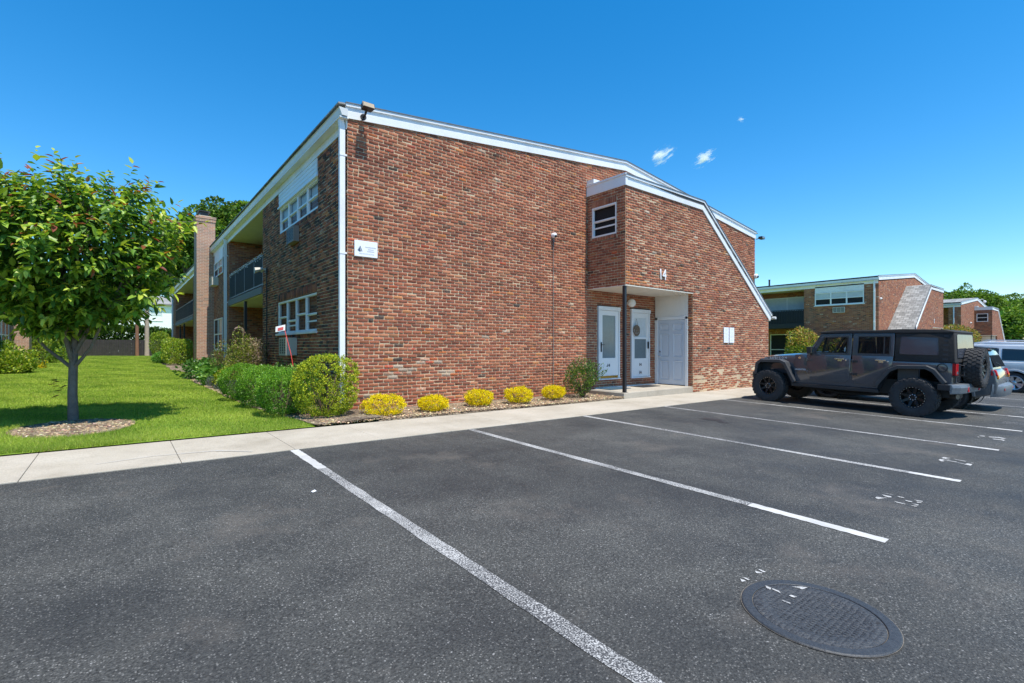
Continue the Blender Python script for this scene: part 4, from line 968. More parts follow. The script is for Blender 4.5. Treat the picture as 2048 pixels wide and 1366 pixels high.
def chips(name, label, cat, xy, n, cols, wts, smin, smax, flat, seed, zf, dz):
    rng = np.random.default_rng(seed); pts = xy(rng, n); n = len(pts)
    L_ = rng.uniform(smin, smax, n); W_ = L_ * rng.uniform(.35, .8, n); H_ = W_ * flat * rng.uniform(.6, 1.2, n)
    a = rng.uniform(0, 6.28, n); ca, sa = np.cos(a), np.sin(a); tilt = rng.normal(0, .25, (n, 2))
    box = np.array([(-.5, -.35, 0), (-.2, -.5, 0), (.5, -.3, 0), (.5, .35, 0), (.1, .5, 0), (-.45, .3, 0), (-.38, -.25, 1), (-.12, -.36, 1), (.36, -.2, 1), (.38, .24, 1), (.08, .36, 1), (-.32, .22, 1)])
    v = box[None] * np.stack([L_, W_, H_], 1)[:, None]; v = v * (1 + rng.normal(0, .08, v.shape))
    vz = v[..., 2] + v[..., 0] * tilt[:, :1] + v[..., 1] * tilt[:, 1:]
    z = np.array([zf(x, y) for x, y in pts]) + dz
    V = np.stack([v[..., 0] * ca[:, None] - v[..., 1] * sa[:, None] + pts[:, :1], v[..., 0] * sa[:, None] + v[..., 1] * ca[:, None] + pts[:, 1:2], vz + z[:, None]], -1).reshape(-1, 3)
    b = (np.arange(n) * 12)[:, None]; q = np.concatenate([b + np.array([[i, (i + 1) % 6, 6 + (i + 1) % 6, 6 + i]]) for i in range(6)], 0); top = b + np.arange(6, 12)[None]
    c = pick(rng, n, cols, wts, .2); col = np.concatenate([np.tile(c, (6, 1)), c])
    return tag(link(name, np_mesh(name, V, [q, top], M['chips'], col)), label, cat, kind='stuff')
TAN = [(.50, .38, .22), (.62, .50, .32), (.36, .26, .15), (.19, .13, .08), (.66, .58, .44), (.42, .26, .15)]
def bed_pts(rng, n):
    y = 8.0 + rng.random(n) ** 1.6 * 14; x0 = np.interp(y, [p[1] for p in BED], [p[0] for p in BED]); x = x0 + rng.random(n) ** 1.4 * (3.4 - x0); return np.stack([x, y], 1)[y > 8.07]
def strip_pts(rng, n): x = 2.6 + rng.random(n) * 7.6; y = 8.04 + rng.random(n) ** 1.2 * 1.3; return np.stack([x, y], 1)
def tree_pts(rng, n): a = rng.uniform(0, 6.28, n); r = np.sqrt(rng.random(n)) * 1.03; return np.stack([-.55 + .70 * r * np.cos(a), 10.15 + .96 * r * np.sin(a)], 1)
chips('bed_chips', 'tan bark chips in the bed beside the lawn', 'mulch', bed_pts, 5200, TAN, [4, 2, 4, 3, .5, 2.5], .025, .07, .35, 31, zl, .02)
chips('bed_chips', 'dark mulch chips along the sunlit gable wall', 'mulch', strip_pts, 7500, TAN, [1, .6, 3, 7, .2, 1.5], .02, .055, .35, 32, zl, .038)
chips('tree_pebbles', 'rounded tan stones around the young tree', 'stones', tree_pts, 1300, [(.36, .26, .15), (.44, .35, .22), (.24, .17, .11), (.5, .43, .31), (.15, .10, .065)], [3, 2, 3, .5, 3], .02, .06, .35, 33, zl, .008)
# ------------------------------------------------------------------ plants
GREENS = [(.030, .072, .012), (.050, .115, .018), (.085, .17, .024), (.15, .23, .03)]
def lumpf(rng, dirs, k, amp, width=.35):
    f = np.ones(len(dirs)); c = unit(rng.normal(size=(k, 3))); a = rng.normal(0, amp, k)
    for i in range(k): f += a[i] * np.exp(-((dirs - c[i]) ** 2).sum(1) / width ** 2)
    return f
def shrub(name, label, cat, loc, rad, n, L, Wd, cols, wts, seed, group=None, sq=2.0, lumps=30, amp=.12, up=.5, depth=.30, twigs=14, shoots=0, tufts=0, tr=.03, tipcols=None, mat='leaf', base=.0, twigcol='twig', zmin=.02, trunk=None, width=.35):
    rng = np.random.default_rng(seed); rx, ry, rz = rad
    t = empty(name, loc, 0, label, cat, group)
    d = unit(rng.normal(size=(n, 3)))
    if sq != 2: d = d / (np.abs(d) ** sq).sum(1, keepdims=True) ** (1 / sq)
    u = unit(d); f = lumpf(rng, u, lumps, amp, width) * (1 - depth * rng.random(n) ** 1.6)
    P = d * f[:, None] * np.array([rx, ry, rz]); P[:, 2] += rz + base
    Nn = unit(u / np.array([rx, ry, rz]) * min(rad))
    if tufts:
        ti = rng.integers(0, tufts, n); off = rng.normal(0, tr, (n, 3)); P = P[ti] + off; Nn = unit(Nn[ti] + off / tr * .55); u = u[ti]
    k = P[:, 2] > zmin; P, Nn, u = P[k], Nn[k], u[k]; n = len(P)
    D = unit(Nn * .8 + np.array([0, 0, up]) + rng.normal(0, .55, (n, 3))); N2 = unit(Nn * .7 + np.array([0, 0, .6]) + rng.normal(0, .5, (n, 3)))
    Ls = rng.uniform(*L, n); Ws = Ls * rng.uniform(*Wd, n); c = pick(rng, n, cols, wts)
    if tipcols is not None:
        tip = (P[:, 2] > (rz * 2 + base) * .62 + rng.normal(0, .12 * rz, n)) & (rng.random(n) < .55); c[tip] = pick(rng, tip.sum(), tipcols, [1] * len(tipcols))
    V, F = kite(P, D, N2, Ls, Ws)
    link('foliage', np_mesh('foliage', V, F, M[mat], np.repeat(c, 2, 0)), t)
    m = MB(); rr = random.Random(seed)
    if trunk: m.tube([(0, 0, -.15), (.02, .01, base * .6), (0, 0, base + rz * .7)], [trunk, trunk * .8, trunk * .4], 7)
    for _ in range(twigs):
        a = rr.uniform(0, 6.28); q = rr.uniform(.3, .85); e = (rx * q * math.cos(a), ry * q * math.sin(a), base + rz * rr.uniform(.7, 1.6)); b0 = base if trunk else -.03
        m.tube([(e[0] * .08, e[1] * .08, b0), (e[0] * .45, e[1] * .45, base + e[2] * .0 + (e[2] - base) * .45), e], [.012, .008, .003] if not trunk else [.03, .02, .006], 5)
    if m.v: m.build('stems', M[twigcol], t)
    return t
GOLD = [(.56, .58, .035), (.42, .48, .035), (.25, .34, .03), (.10, .15, .018)]
BOX = [(.075, .20, .018), (.13, .30, .024), (.22, .42, .035), (.045, .12, .014)]
shrub('round_shrub', 'big round golden-green clipped shrub at the corner of the brick building', 'shrub', (2.90, 9.02, .03), (.55, .55, .56), 20000, (.018, .034), (.55, .85), GOLD, [3, 3, 2.5, 2], 41, mat='leaf_far', sq=2.3, lumps=40, amp=.045, depth=.14, twigs=26, width=.3, tufts=760, tr=.017)
for i, (x, y, r, h, lab) in enumerate(((2.38, 9.75, .45, .44, 'dark green bushy shrub next to the golden round one'), (2.36, 11.35, .48, .42, 'green bushy shrub in the middle of the row along the lawn bed'), (2.32, 13.2, .50, .42, 'green bushy shrub at the far end of the row, beside lavender'))):
    shrub('green_shrub', lab, 'shrub', (x, y, .03), (r, r * 1.1, h), 19000, (.015, .030), (.55, .85), BOX, [3, 3, 2, 2], 50 + i, 'green shrubs along the lawn bed', sq=2.3, lumps=40, amp=.06, depth=.16, twigs=20, width=.3, tufts=1000, tr=.018, tipcols=[(.20, .42, .03), (.26, .46, .045)])
for i, (x, y, r, h, lab) in enumerate(((2.95, 11.9, .45, .42, 'loose green rose bush under the lower window'), (2.95, 13.4, .42, .40, 'loose green rose bush below the red stake, farther from the corner'), (3.0, 10.6, .40, .42, 'loose green bush with a white bloom behind the golden shrub'))):
    t = shrub('rose_bush', lab, 'shrub', (x, y, .04), (r, r * 1.3, h), 3200, (.03, .06), (.5, .75), [(.08, .2, .03), (.14, .28, .04), (.22, .36, .06), (.2, .10, .06)], [3, 3, 2, .4], 60 + i, 'rose bushes along the facade', lumps=40, amp=.25, depth=.6, up=.8)
    if i == 2:
        m = MB(); 
        for k in range(5): m.ball((-.18 + random.uniform(-.05, .05), -.2 + random.uniform(-.05, .05), .80 + random.uniform(-.03, .03)), .024, 5)
        m.build('bloom', M['bulb'], t)
Y_ = [(.86, .66, .006), (.92, .74, .010), (.74, .56, .008), (.46, .44, .015), (.14, .20, .015)]
LY = ['nearest and largest of the five low yellow shrubs', 'second low yellow shrub from the building corner', 'middle one of the five low yellow shrubs', 'fourth low yellow shrub from the building corner', 'low yellow shrub beside the dark green porch shrub']
for i, (x, y, r, h) in enumerate(((3.80, 8.52, .37, .18), (4.82, 8.48, .275, .14), (6.02, 8.62, .28, .155), (7.02, 8.50, .30, .17), (8.22, 8.62, .27, .15))):
    shrub('yellow_shrub', LY[i], 'shrub', (x, y, .04), (r, r * .95, h), 7000, (.014, .028), (.55, .9), Y_, [4, 3, 2, .9, .9], 70 + i, mat='leaf_far', group='low yellow shrubs along the gable wall', lumps=30, amp=.06, depth=.2, twigs=8, width=.3, up=.3, sq=2.4, tufts=380, tr=.016)
shrub('porch_shrub', 'dark green loose shrub at the left end of the porch slab', 'shrub', (9.25, 8.62, .03), (.44, .42, .48), 3600, (.03, .055), (.45, .7), [(.05, .12, .02), (.09, .18, .026), (.2, .28, .04), (.03, .065, .014)], [3, 3, 2.5, 2], 81, lumps=26, amp=.30, depth=.55, twigs=26, up=1.0, width=.4)
t = shrub('dying_shrub', 'tall half-dead shrub, brown on its right side, in the bed by the balcony', 'shrub', (2.82, 16.0, .03), (.48, .52, .78), 5200, (.03, .065), (.4, .7), [(.22, .27, .03), (.12, .17, .025), (.32, .34, .05), (.30, .20, .12)], [3, 3, 2, 1.2], 83, lumps=40, amp=.2, depth=.6, twigs=30)
rng = np.random.default_rng(84); n = 2600; P = rng.normal(size=(n, 3)) * [.16, .2, .42] + [.30, -.22, .98]; P = P[P[:, 2] < 1.50]; n = len(P); V, F = kite(P, unit(rng.normal(size=(n, 3)) + [.3, 0, .3]), unit(rng.normal(size=(n, 3))), rng.uniform(.04, .1, n), rng.uniform(.008, .02, n)); c = pick(rng, n, [(.34, .24, .17), (.24, .16, .11), (.42, .32, .24)], [1, 1, 1]); o = link('dead_branches', np_mesh('dead_branches', V, F, M['leaf_far'], np.repeat(c, 2, 0)), t); o['label'] = 'brown dead side of the shrub'
shrub('twiggy_shrub', 'thin twiggy shrub with pale leaves in front of the white corner downspout', 'shrub', (2.62, 18.6, .03), (.36, .4, .74), 1500, (.04, .07), (.4, .6), [(.24, .26, .06), (.14, .2, .04), (.3, .22, .13)], [3, 3, 1], 85, lumps=20, amp=.3, depth=.8, twigs=24)
shrub('hydrangea', 'pale lime hydrangea at the foot of the dark balcony recess', 'shrub', (3.05, 14.6, .03), (.40, .42, .36), 1300, (.07, .11), (.55, .75), [(.22, .34, .05), (.32, .44, .08), (.12, .24, .03)], [3, 2, 2], 86, lumps=16, amp=.2, depth=.5, up=.3)
for i, (x, y, r, h, n_, cols, lab) in enumerate(((2.55, 18.6, .55, .33, 900, [(.13, .30, .05), (.2, .38, .07), (.07, .18, .03)], 'broad-leaved green hosta at the edge of the bed'), (2.65, 20.6, .6, .36, 900, [(.13, .30, .05), (.2, .38, .07), (.07, .18, .03)], 'broad-leaved green hosta farther along beside the chimney'), (2.6, 16.9, .38, .30, 900, [(.32, .36, .03), (.22, .30, .03)], 'yellow-green spirea in front of the hostas'), (2.5, 22.8, .7, .4, 900, [(.06, .15, .03), (.10, .22, .04)], 'low green perennial clump near the clipped hedge'))):
    shrub('garden_plant', lab, 'plant', (x, y, .03), (r, r * 1.2, h), n_, (.09, .17), (.5, .7), cols, [1] * len(cols), 90 + i, lumps=14, amp=.2, depth=.7, up=.2, twigs=4)
for i, (x, y, lab) in enumerate(((2.30, 14.9, 'lavender clump nearest the green shrubs'), (2.35, 17.4, 'lavender clump farther back in the bed'))):
    shrub('lavender', lab, 'plant', (x, y, .03), (.34, .4, .17), 1400, (.05, .10), (.1, .18), [(.10, .15, .08), (.16, .19, .13), (.17, .13, .27)], [3, 2, 2], 95 + i, 'lavender clumps in the lawn bed', depth=.7, up=1.4, twigs=3)
t = shrub('red_flower', 'small plant with deep red blooms beside the lavender', 'plant', (2.75, 17.6, .03), (.2, .2, .27), 500, (.04, .07), (.5, .7), [(.35, .02, .02), (.25, .02, .02), (.06, .14, .03)], [2, 1, 1], 99, depth=.6, twigs=4)
HG = [(.36, .44, .035), (.22, .34, .035), (.12, .21, .022), (.46, .5, .05)]
shrub('clipped_hedge', 'long flat-topped yellow-green clipped hedge by the chimney', 'hedge', (2.9, 38.5, zl(0, 38.5)), (.75, 2.6, .78), 8000, (.06, .11), (.5, .8), HG, [3, 3, 2, 1], 101, sq=6, lumps=60, amp=.07, depth=.25, width=.3)
shrub('topiary', 'cloud-shaped topiary with two tiers beyond the hedge', 'shrub', (2.35, 43.5, zl(0, 43.5)), (.62, .62, 1.05), 3500, (.06, .10), (.5, .8), HG, [2, 3, 3, 1], 102, lumps=10, amp=.32, depth=.3, width=.5)
shrub('round_shrub', 'small bright green ball shrub at the foot of the topiary', 'shrub', (2.1, 39.6, zl(0, 39.6)), (.5, .55, .36), 2200, (.05, .09), (.5, .8), [(.10, .26, .04), (.16, .36, .05)], [1, 1], 103, lumps=20, amp=.1)
for i, (x, y, r, h, lab) in enumerate(((-4.5, 32.3, .85, .8, 'tall tangled shrub at the far left of the lawn, before the brick chimney'), (-3.75, 31.5, .75, .5, 'low green shrub at the far left edge of the lawn'), (-3.8, 41.5, .95, .9, 'loose yellow-green shrub right of the left chimney'), (-3.3, 46, .7, .6, 'grey-green shrub behind the young tree trunk'))):
    shrub('bed_shrub', lab, 'shrub', (x, y, zl(0, y)), (r, r, h), 3600, (.07, .14), (.45, .75), [HG, HG, HG, [(.10, .2, .08), (.14, .26, .1), (.07, .14, .05), (.2, .3, .12)]][i], [2, 3, 3, 1], 105 + i, 'shrubs along the left building', lumps=24, amp=.3, depth=.5, width=.4)
t = shrub('yellow_flower', 'small yellow flower in the left bed', 'plant', (-3.2, 35.8, zl(0, 35.8)), (.16, .16, .2), 160, (.08, .12), (.6, .9), [(.7, .55, .02), (.1, .2, .04)], [1.4, 1], 110, twigs=2)
shrub('hedge', 'dark overgrown hedge above the dark fence at the end of the lawn', 'hedge', (-2.2, 57.0, .4), (6.4, 1.0, 1.35), 30000, (.16, .28), (.5, .8), [(.05, .11, .02), (.08, .16, .025), (.03, .07, .015)], [2, 2, 2], 111, sq=5, lumps=60, amp=.10, depth=.3, mat='leaf_far')
t = empty('garden_ornament', (2.78, 16.55, .03), 0, 'rusty curved hook rising above the half-dead shrub', 'garden ornament')
m = MB(); m.tube([(.10, 0, 0), (.11, 0, 1.5), (.12, 0, 1.68)] + [(.12 * math.cos(q), 0, 1.72 + .12 * math.sin(q)) for q in np.linspace(.0, 3.3, 10)], [.02, .02, .03] + [.035] * 7 + [.03, .025, .02], 8); m.build('hook', simple('rusty_pipe', (.20, .14, .11), .8, var=.3), t)

# fence, poles and house at the end of the lawn
t = empty('fence', (-2.5, 55.2, .44), 0, 'dark solid board fence closing the end of the lawn', 'fence'); m = MB()
for k in range(40): x = -6 + k * .3; m.box(x + .004, x + .296, -.012, .012 + .006 * (k % 2), .04, 1.47 + random.uniform(-.01, .01))
m.build('boards', M['fence'], t); m = MB()
for k in range(6): m.box(-6 + k * 2.4 - .05, -6 + k * 2.4 + .05, .04, .14, -.4, 1.5)
m.box(-6, 6, .02, .06, 1.30, 1.39); m.box(-6, 6, .02, .06, .2, .3); m.build('posts', M['fence'], t)
m = MB(); m.box(-9, 3.4, 54.2, 54.9, .2, .475); tag(m.build('path', M['concrete']), kind='structure')
for (x, mat, r, h, lab) in ((1.18, 'pole_brown', .14, 6.8, 'brown wooden utility pole in front of the dark fence'), (1.88, 'pole_grey', .18, 7.4, 'pale weathered utility pole right of the brown one')):
    t = empty('utility_pole', (x, 54.6, .4), 0, lab, 'pole'); m = MB(); m.tube([(0, 0, -.4), (0, 0, h)], [r, r * .8], 12); m.build('shaft', M[mat], t); m = MB(); m.box(-.7, .7, -.06, .06, h - .7, h - .58); m.build('crossarm', M[mat], t)
t = empty('power_line', (1.88, 54.6, 7.2), 0, 'thin sagging power lines running from the pale pole to the right', 'wire')
m = MB()
for dz in (0, .35, .7): m.tube([(s, s * .25, dz - .9 * math.sin(math.pi * s / 26) - .02 * s) for s in np.linspace(0, 26, 14)], .012, 4)
m.build('wires', M['black_metal'], t)
t = empty('white_house', (-.5, 72, .3), 0, 'white sided house with a grey roof beyond the fence', 'house'); m = MB()
m.box(-7, 6.5, 0, 9, -.6, 6.0); m.prism([(-7, 0, 6.0), (-7, 9, 6.0), (-7, 4.5, 7.2)], [(6.5, 0, 6.0), (6.5, 9, 6.0), (6.5, 4.5, 7.2)]); m.build('wall', M['siding'], t)
m = MB()
for s in (0, 1):
    y0, y1 = (-.4, 4.5) if s == 0 else (9.4, 4.5); m.prism([(-7.3, y0, 5.95), (-7.3, y1, 7.25), (-7.3, y1, 7.40), (-7.3, y0, 6.10)], [(6.8, y0, 5.95), (6.8, y1, 7.25), (6.8, y1, 7.40), (6.8, y0, 6.10)])
m.build('roof', M['shingle'], t)
for x in (-4.4, -1.2, 3.9): window(t, 'y', 0, x - .6, x + .6, 4.1, 5.4, 1, set_in=-.02, inner=.015)

# trees further off
def big_tree(name, label, loc, h, rx, rz, n, leaf, cols, wts, seed, group=None, clumps=55, spire=0):
    rng = np.random.default_rng(seed); t = empty(name, loc, 0, label, 'tree', group); cz = h - rz
    d = unit(rng.normal(size=(clumps, 3))); d[:, 2] = np.where(d[:, 2] < -.55, -d[:, 2], d[:, 2])
    C = d * rng.uniform(.45, .95, (clumps, 1)) * [rx, rx, rz]; C[:, 2] += cz; cr = rng.uniform(.16, .34, clumps) * rx
    if spire:
        C = np.concatenate([C, [[.2 * rx, 0, h + spire * .45], [.22 * rx, 0, h + spire * .8]]]); cr = np.concatenate([cr, [.13 * rx, .09 * rx]])
    w = cr ** 2; ci = rng.choice(len(C), n, p=w / w.sum()); q = unit(rng.normal(size=(n, 3)) + unit(C[ci] - [0, 0, cz - rz * .3]) * .7)
    P = C[ci] + q * (cr[ci] * rng.uniform(.55, 1.05, n) ** .6)[:, None] * [1, 1, .8]
    D = unit(q + rng.normal(0, .6, (n, 3)) + [0, 0, -.2]); N = unit(q * .6 + [0, 0, .7] + rng.normal(0, .5, (n, 3)))
    clump_tone = rng.normal(1, .16, len(C))[ci][:, None]; c = np.clip(pick(rng, n, cols, wts) * clump_tone, .004, 1)  # random tone for each leaf clump
    L_ = rng.uniform(*leaf, n); V, F = kite(P, D, N, L_, L_ * rng.uniform(.5, .8, n)); o = link('crown', np_mesh('crown', V, F, M['leaf_far'], np.repeat(c, 2, 0)), t)
    m = MB(); m.tube([(0, 0, -1), (0, 0, h * .3), (.1, 0, cz)], [rx * .075, rx * .06, rx * .035], 9)
    for k in rng.choice(clumps, 12, replace=False): e = C[k]; m.tube([(0, 0, max(h * .25, cz - rz * .7)), tuple(e * [.5, .5, 1] * .98 - [0, 0, .12 * rz]), tuple(e)], [rx * .03, rx * .02, rx * .006], 5)
    m.build('trunk', M['bark'], t); return t
TG = [(.07, .14, .02), (.11, .20, .028), (.18, .27, .04), (.04, .085, .016)]
big_tree('broad_tree', 'tall broad tree rising behind the roof right of the chimney', (12.9, 84, 0), 23.4, 6.4, 7.6, 15000, (.35, .65), TG, [3, 3, 2, 1], 121, clumps=70)
big_tree('broad_tree', 'broad dark tree behind the brick chimney', (8.7, 87, 0), 21.6, 5.8, 7.9, 13000, (.35, .65), TG, [3, 2, 1, 2], 122, clumps=60)
big_tree('broad_tree', 'lower dark tree left of the chimney behind the young tree', (4.2, 94, 0), 17.3, 5.9, 6.9, 11000, (.35, .65), TG, [3, 2, 1, 2], 123, clumps=50)
RL = [('leafy tree directly above the porch of the third building', 104, 21, 10.4, 5.4, 3.6, 0), ('leafy tree with a thin spire on top, right of the third building', 122, 18, 11.6, 7.0, 4.4, 2.0), ('leafy tree at the right edge of the picture beyond the cars', 132, 12.2, 11.2, 7.0, 4.6, 0), ('low bushy tree between the third building and the right edge', 104, 11.3, 7.0, 4.6, 3.4, 0), ('tree standing farther back at the right edge', 150, 11, 12.5, 8, 5, 0)]
for i, (lab, x, y, h, rx, rz, sp) in enumerate(RL): big_tree('leafy_tree', lab, (x, y, -.6), h, rx, rz, 16000, (.28, .52), [(.09, .17, .022), (.13, .23, .03), (.2, .3, .04), (.05, .10, .018)], [3, 3, 2, 1], 130 + i, 'trees beyond the third building', clumps=60, spire=sp)
PH = [(.10, .17, .03), (.22, .28, .04), (.34, .36, .06), (.06, .10, .02)]
shrub('red_tip_shrub', 'tall yellow and orange tipped shrub before the second building', 'shrub', (35.5, 13.2, -.3), (1.0, 1.0, 1.34), 5000, (.10, .18), (.4, .65), PH, [3, 3, 3, 1], 141, lumps=40, amp=.2, depth=.45, tipcols=[(.5, .32, .10), (.5, .42, .1), (.42, .2, .08)], width=.3)
shrub('red_tip_shrub', 'orange tipped shrub just showing above the roof of the off-roader', 'shrub', (36.0, 10.8, -.3), (.85, .85, 1.08), 3600, (.10, .18), (.4, .65), PH, [3, 3, 3, 1], 142, lumps=30, amp=.2, depth=.45, tipcols=[(.5, .30, .12), (.45, .22, .1)], width=.3)
shrub('small_tree', 'small round-headed tree with orange new leaves before the third building', 'tree', (56.0, 9.0, -.5), (1.75, 1.75, 1.0), 5000, (.12, .2), (.4, .65), PH, [4, 3, 2, 2], 143, lumps=40, amp=.22, depth=.5, tipcols=[(.42, .24, .08), (.4, .3, .08)], base=1.6, trunk=.07, width=.35)

# ------------------------------------------------------------------ the young tree on the lawn
def young_tree():
    rng = np.random.default_rng(151); base = np.array([-.62, 11.15, .0])
    t = empty('young_tree', tuple(base), 0, 'young cherry tree with red new leaf tips on the left lawn', 'tree')
    m = MB(); m.tube([(0, 0, -.1), (.0, 0, .04), (-.01, .0, .5), (.0, .01, 1.0), (.015, .01, 1.45)], [.10, .076, .066, .061, .055], 14)
    cz = 2.86; tips = []
    mains = []
    for k in range(9):
        a = 2 * math.pi * k / 9 + rng.normal(0, .25); z0 = rng.uniform(.95, 1.5) if k % 3 == 0 else 1.42; q = rng.uniform(.55, .95)
        if k in (7, 8): q = .25
        e = np.array([1.5 * q * math.cos(a), 1.5 * q * math.sin(a), cz + rng.uniform(.3, .95)]); mid = e * [.5, .5, 0] + [0, 0, z0 + (e[2] - z0) * .36]
        p0 = np.array([.0, .0, z0]); pts = [p0, (p0 + mid) / 2 * [.85, .85, 1] + rng.normal(0, .02, 3), mid, (mid + e) / 2 + rng.normal(0, .05, 3), e]
        m.tube([tuple(p) for p in pts], [.036, .032, .026, .018, .007], 7); mains.append(pts)
        for j in range(10):
            i = rng.integers(1, 4); s = pts[i] + (pts[i + 1] - pts[i]) * rng.random(); dd = unit(np.array([s[0], s[1], 0.2]) + rng.normal(0, .6, 3)); dd[2] = abs(dd[2]); f = s + dd * rng.uniform(.4, .9) + [0, 0, rng.uniform(.1, .35)]
            m.tube([tuple(s), tuple((s + f) / 2 + [0, 0, .04]), tuple(f)], [.012, .009, .004], 5); tips.append(f)
    for (ax_, az_, r_) in ((2.55, 1.75, 1.45), (5.5, 1.95, 1.1)):
        e = (r_ * math.cos(ax_), r_ * math.sin(ax_), az_ + .75); m.tube([(0, 0, .92), (e[0] * .3, e[1] * .3, 1.28), (e[0] * .7, e[1] * .7, az_ + .2), e], [.03, .024, .018, .008], 7)
    ns = 1600; d = unit(rng.normal(size=(ns, 3))); r = .38 + .62 * rng.random(ns) ** .55
    f = lumpf(rng, d, 40, .19, .3); zsc = np.where(d[:, 2] > 0, 1.10, 1.22); xy = np.where(d[:, 2] > 0, 1.60, 1.60 * (1 - .58 * (-d[:, 2]).clip(0) ** 1.5))
    O = np.stack([d[:, 0] * xy, d[:, 1] * xy, d[:, 2] * zsc], 1) * (r * f)[:, None] * (np.abs(d) ** 2.6).sum(1)[:, None] ** (-1 / 2.6) * .92; O[:, 2] += cz - .03; O[:, :2] += [-.10, -.12]
    low = rng.random(ns) < .11; la = rng.uniform(0, 6.28, ns); lr = rng.uniform(.1, 1.0, ns) ** .7; O[low] = np.stack([lr * np.cos(la) - .05, lr * np.sin(la), 1.5 + .38 * lr + rng.uniform(-.1, .3, ns)], 1)[low]; d[low] = unit(O[low] * [1, 1, .2]); r[low] = .7
    sd = unit(d * [1, 1, .5] + [0, 0, .55] + rng.normal(0, .35, (ns, 3))); sl = rng.uniform(.18, .42, ns) * np.where(rng.random(ns) < .10, 1.9, 1)
    top = d[:, 2] > .5; sd[top] = unit(sd[top] + [0, 0, .6])
    for i in range(ns):
        if i % 4 == 0: m.tube([tuple(O[i]), tuple(O[i] + sd[i] * sl[i])], [.005, .002], 4)
    m.build('trunk', M['bark'], t)
    PP = []; DD = []; NN = []; LL = []; CC = []
    for i in range(ns):
        k = int(6 + sl[i] * 14); s = np.linspace(.02, 1.0, k)
        side = unit(np.cross(sd[i], [0, 0, 1.0]) + 1e-3)
        for j in range(k):
            a = j * 2.4 + rng.normal(0, .3); lat = side * math.cos(a) + np.cross(sd[i], side) * math.sin(a)
            D = sd[i] * (.35 + .5 * s[j]) + lat * .75 + np.array([0, 0, -.42 + .1 * s[j]]) + rng.normal(0, .18, 3)
            PP.append(O[i] + sd[i] * sl[i] * s[j]); DD.append(D); NN.append(np.array([0, 0, 1.0]) + sd[i] * .3 + rng.normal(0, .28, 3)); young = s[j] > .72 and r[i] > .72
            LL.append(rng.uniform(.11, .19) * (.72 if s[j] > .85 else 1)); u_ = rng.random(); outer = r[i] > .75
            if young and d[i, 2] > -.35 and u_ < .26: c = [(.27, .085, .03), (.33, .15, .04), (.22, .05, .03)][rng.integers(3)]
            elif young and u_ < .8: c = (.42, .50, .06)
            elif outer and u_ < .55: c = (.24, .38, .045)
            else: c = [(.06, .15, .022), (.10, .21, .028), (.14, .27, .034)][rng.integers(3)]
            CC.append(c)
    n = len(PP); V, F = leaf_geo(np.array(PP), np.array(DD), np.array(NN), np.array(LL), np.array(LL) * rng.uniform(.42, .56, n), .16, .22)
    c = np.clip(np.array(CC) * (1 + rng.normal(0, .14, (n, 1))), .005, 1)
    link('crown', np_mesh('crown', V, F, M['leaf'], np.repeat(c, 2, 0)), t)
    # epicormic sprig low on the trunk
    k = 9; P = np.stack([rng.uniform(-.22, -.05, k), rng.uniform(-.08, .05, k), rng.uniform(.45, .75, k)], 1); V, F = leaf_geo(P, np.stack([-np.ones(k), rng.normal(0, .5, k), rng.normal(-.1, .2, k)], 1), np.tile([0, 0, 1.0], (k, 1)), rng.uniform(.08, .13, k), rng.uniform(.04, .05, k)); c = pick(rng, k, [(.12, .04, .03), (.06, .09, .02)], [1, 1])
    link('sprig', np_mesh('sprig', V, F, M['leaf'], np.repeat(c, 2, 0)), t)
young_tree()
# ------------------------------------------------------------------ vehicles
def car_paint(name, col, metal=.4, rough=.32):
    t = NT(name); c = t.coord(1.0); n = t.noise(c, 2.5, 4); f = t.noise(c, 600, 2)
    cc = t.mix(1.0, t.ramp(f, [(.3, tuple(x * .85 for x in col)), (.7, tuple(min(1, x * 1.15) for x in col))]), t.ramp(n, [(.3, .9), (.7, 1.06)]), 'MULTIPLY')
    dust = t.ramp(t.n('ShaderNodeSeparateXYZ', {0: c}).outputs[2], [(.3, .22), (.7, 0)])
    t.set(Base_Color=t.mix(t.math('MULTIPLY', dust, t.noise(c, 6, 5)), cc, (.16, .14, .12)), Metallic=metal, Roughness=rough, Coat_Weight=1.0, Coat_Roughness=.02); return t.mat
M['granite'] = car_paint('dark_grey_paint', (.058, .068, .084), .15, .2); M['silver'] = car_paint('silver_paint', (.60, .61, .62), .2, .3); M['midgrey'] = car_paint('mid_grey_paint', (.11, .13, .15)); M['whitecar'] = car_paint('white_paint', (.7, .71, .73), .1)
M['rubber'] = simple('tyre_rubber', (.045, .044, .045), .82, var=.3, scale=14, bump=.003, spec=.3, dirt=(.07, .065, .06))
M['trim'] = simple('black_trim', (.022, .023, .025), .55, var=.15, scale=10)
M['flare'] = simple('flare_plastic', (.05, .051, .054), .5, var=.12, scale=8); M['rimblack'] = simple('black_rim', (.015, .015, .017), .32, metal=.4); M['rimsilver'] = simple('alloy_rim', (.55, .56, .58), .3, metal=.8, var=.05)
M['canvas'] = simple('soft_top_fabric', (.026, .024, .023), .88, var=.25, scale=2.2, bump=.0025)
M['vinylwin'] = glass_mat('soft_top_window', (.05, .06, .08), .10, .86); M['carglass'] = glass_mat('car_glass', (.012, .016, .02), .02, .30); M['tint'] = glass_mat('tinted_glass', (.008, .01, .013), .03, .80)
M['red'] = simple('red_lens', (.40, .008, .012), .45, var=.2, scale=12, spec=.2); M['amber'] = simple('amber_reflector', (.7, .25, .03), .25); M['bumper'] = simple('steel_bumper', (.17, .19, .21), .45, metal=.4, var=.15, scale=6); M['redhook'] = simple('red_tow_hook', (.5, .015, .02), .4)
M['darkglass'] = simple('privacy_glass', (.008, .009, .011), .75, var=.1, spec=.05)
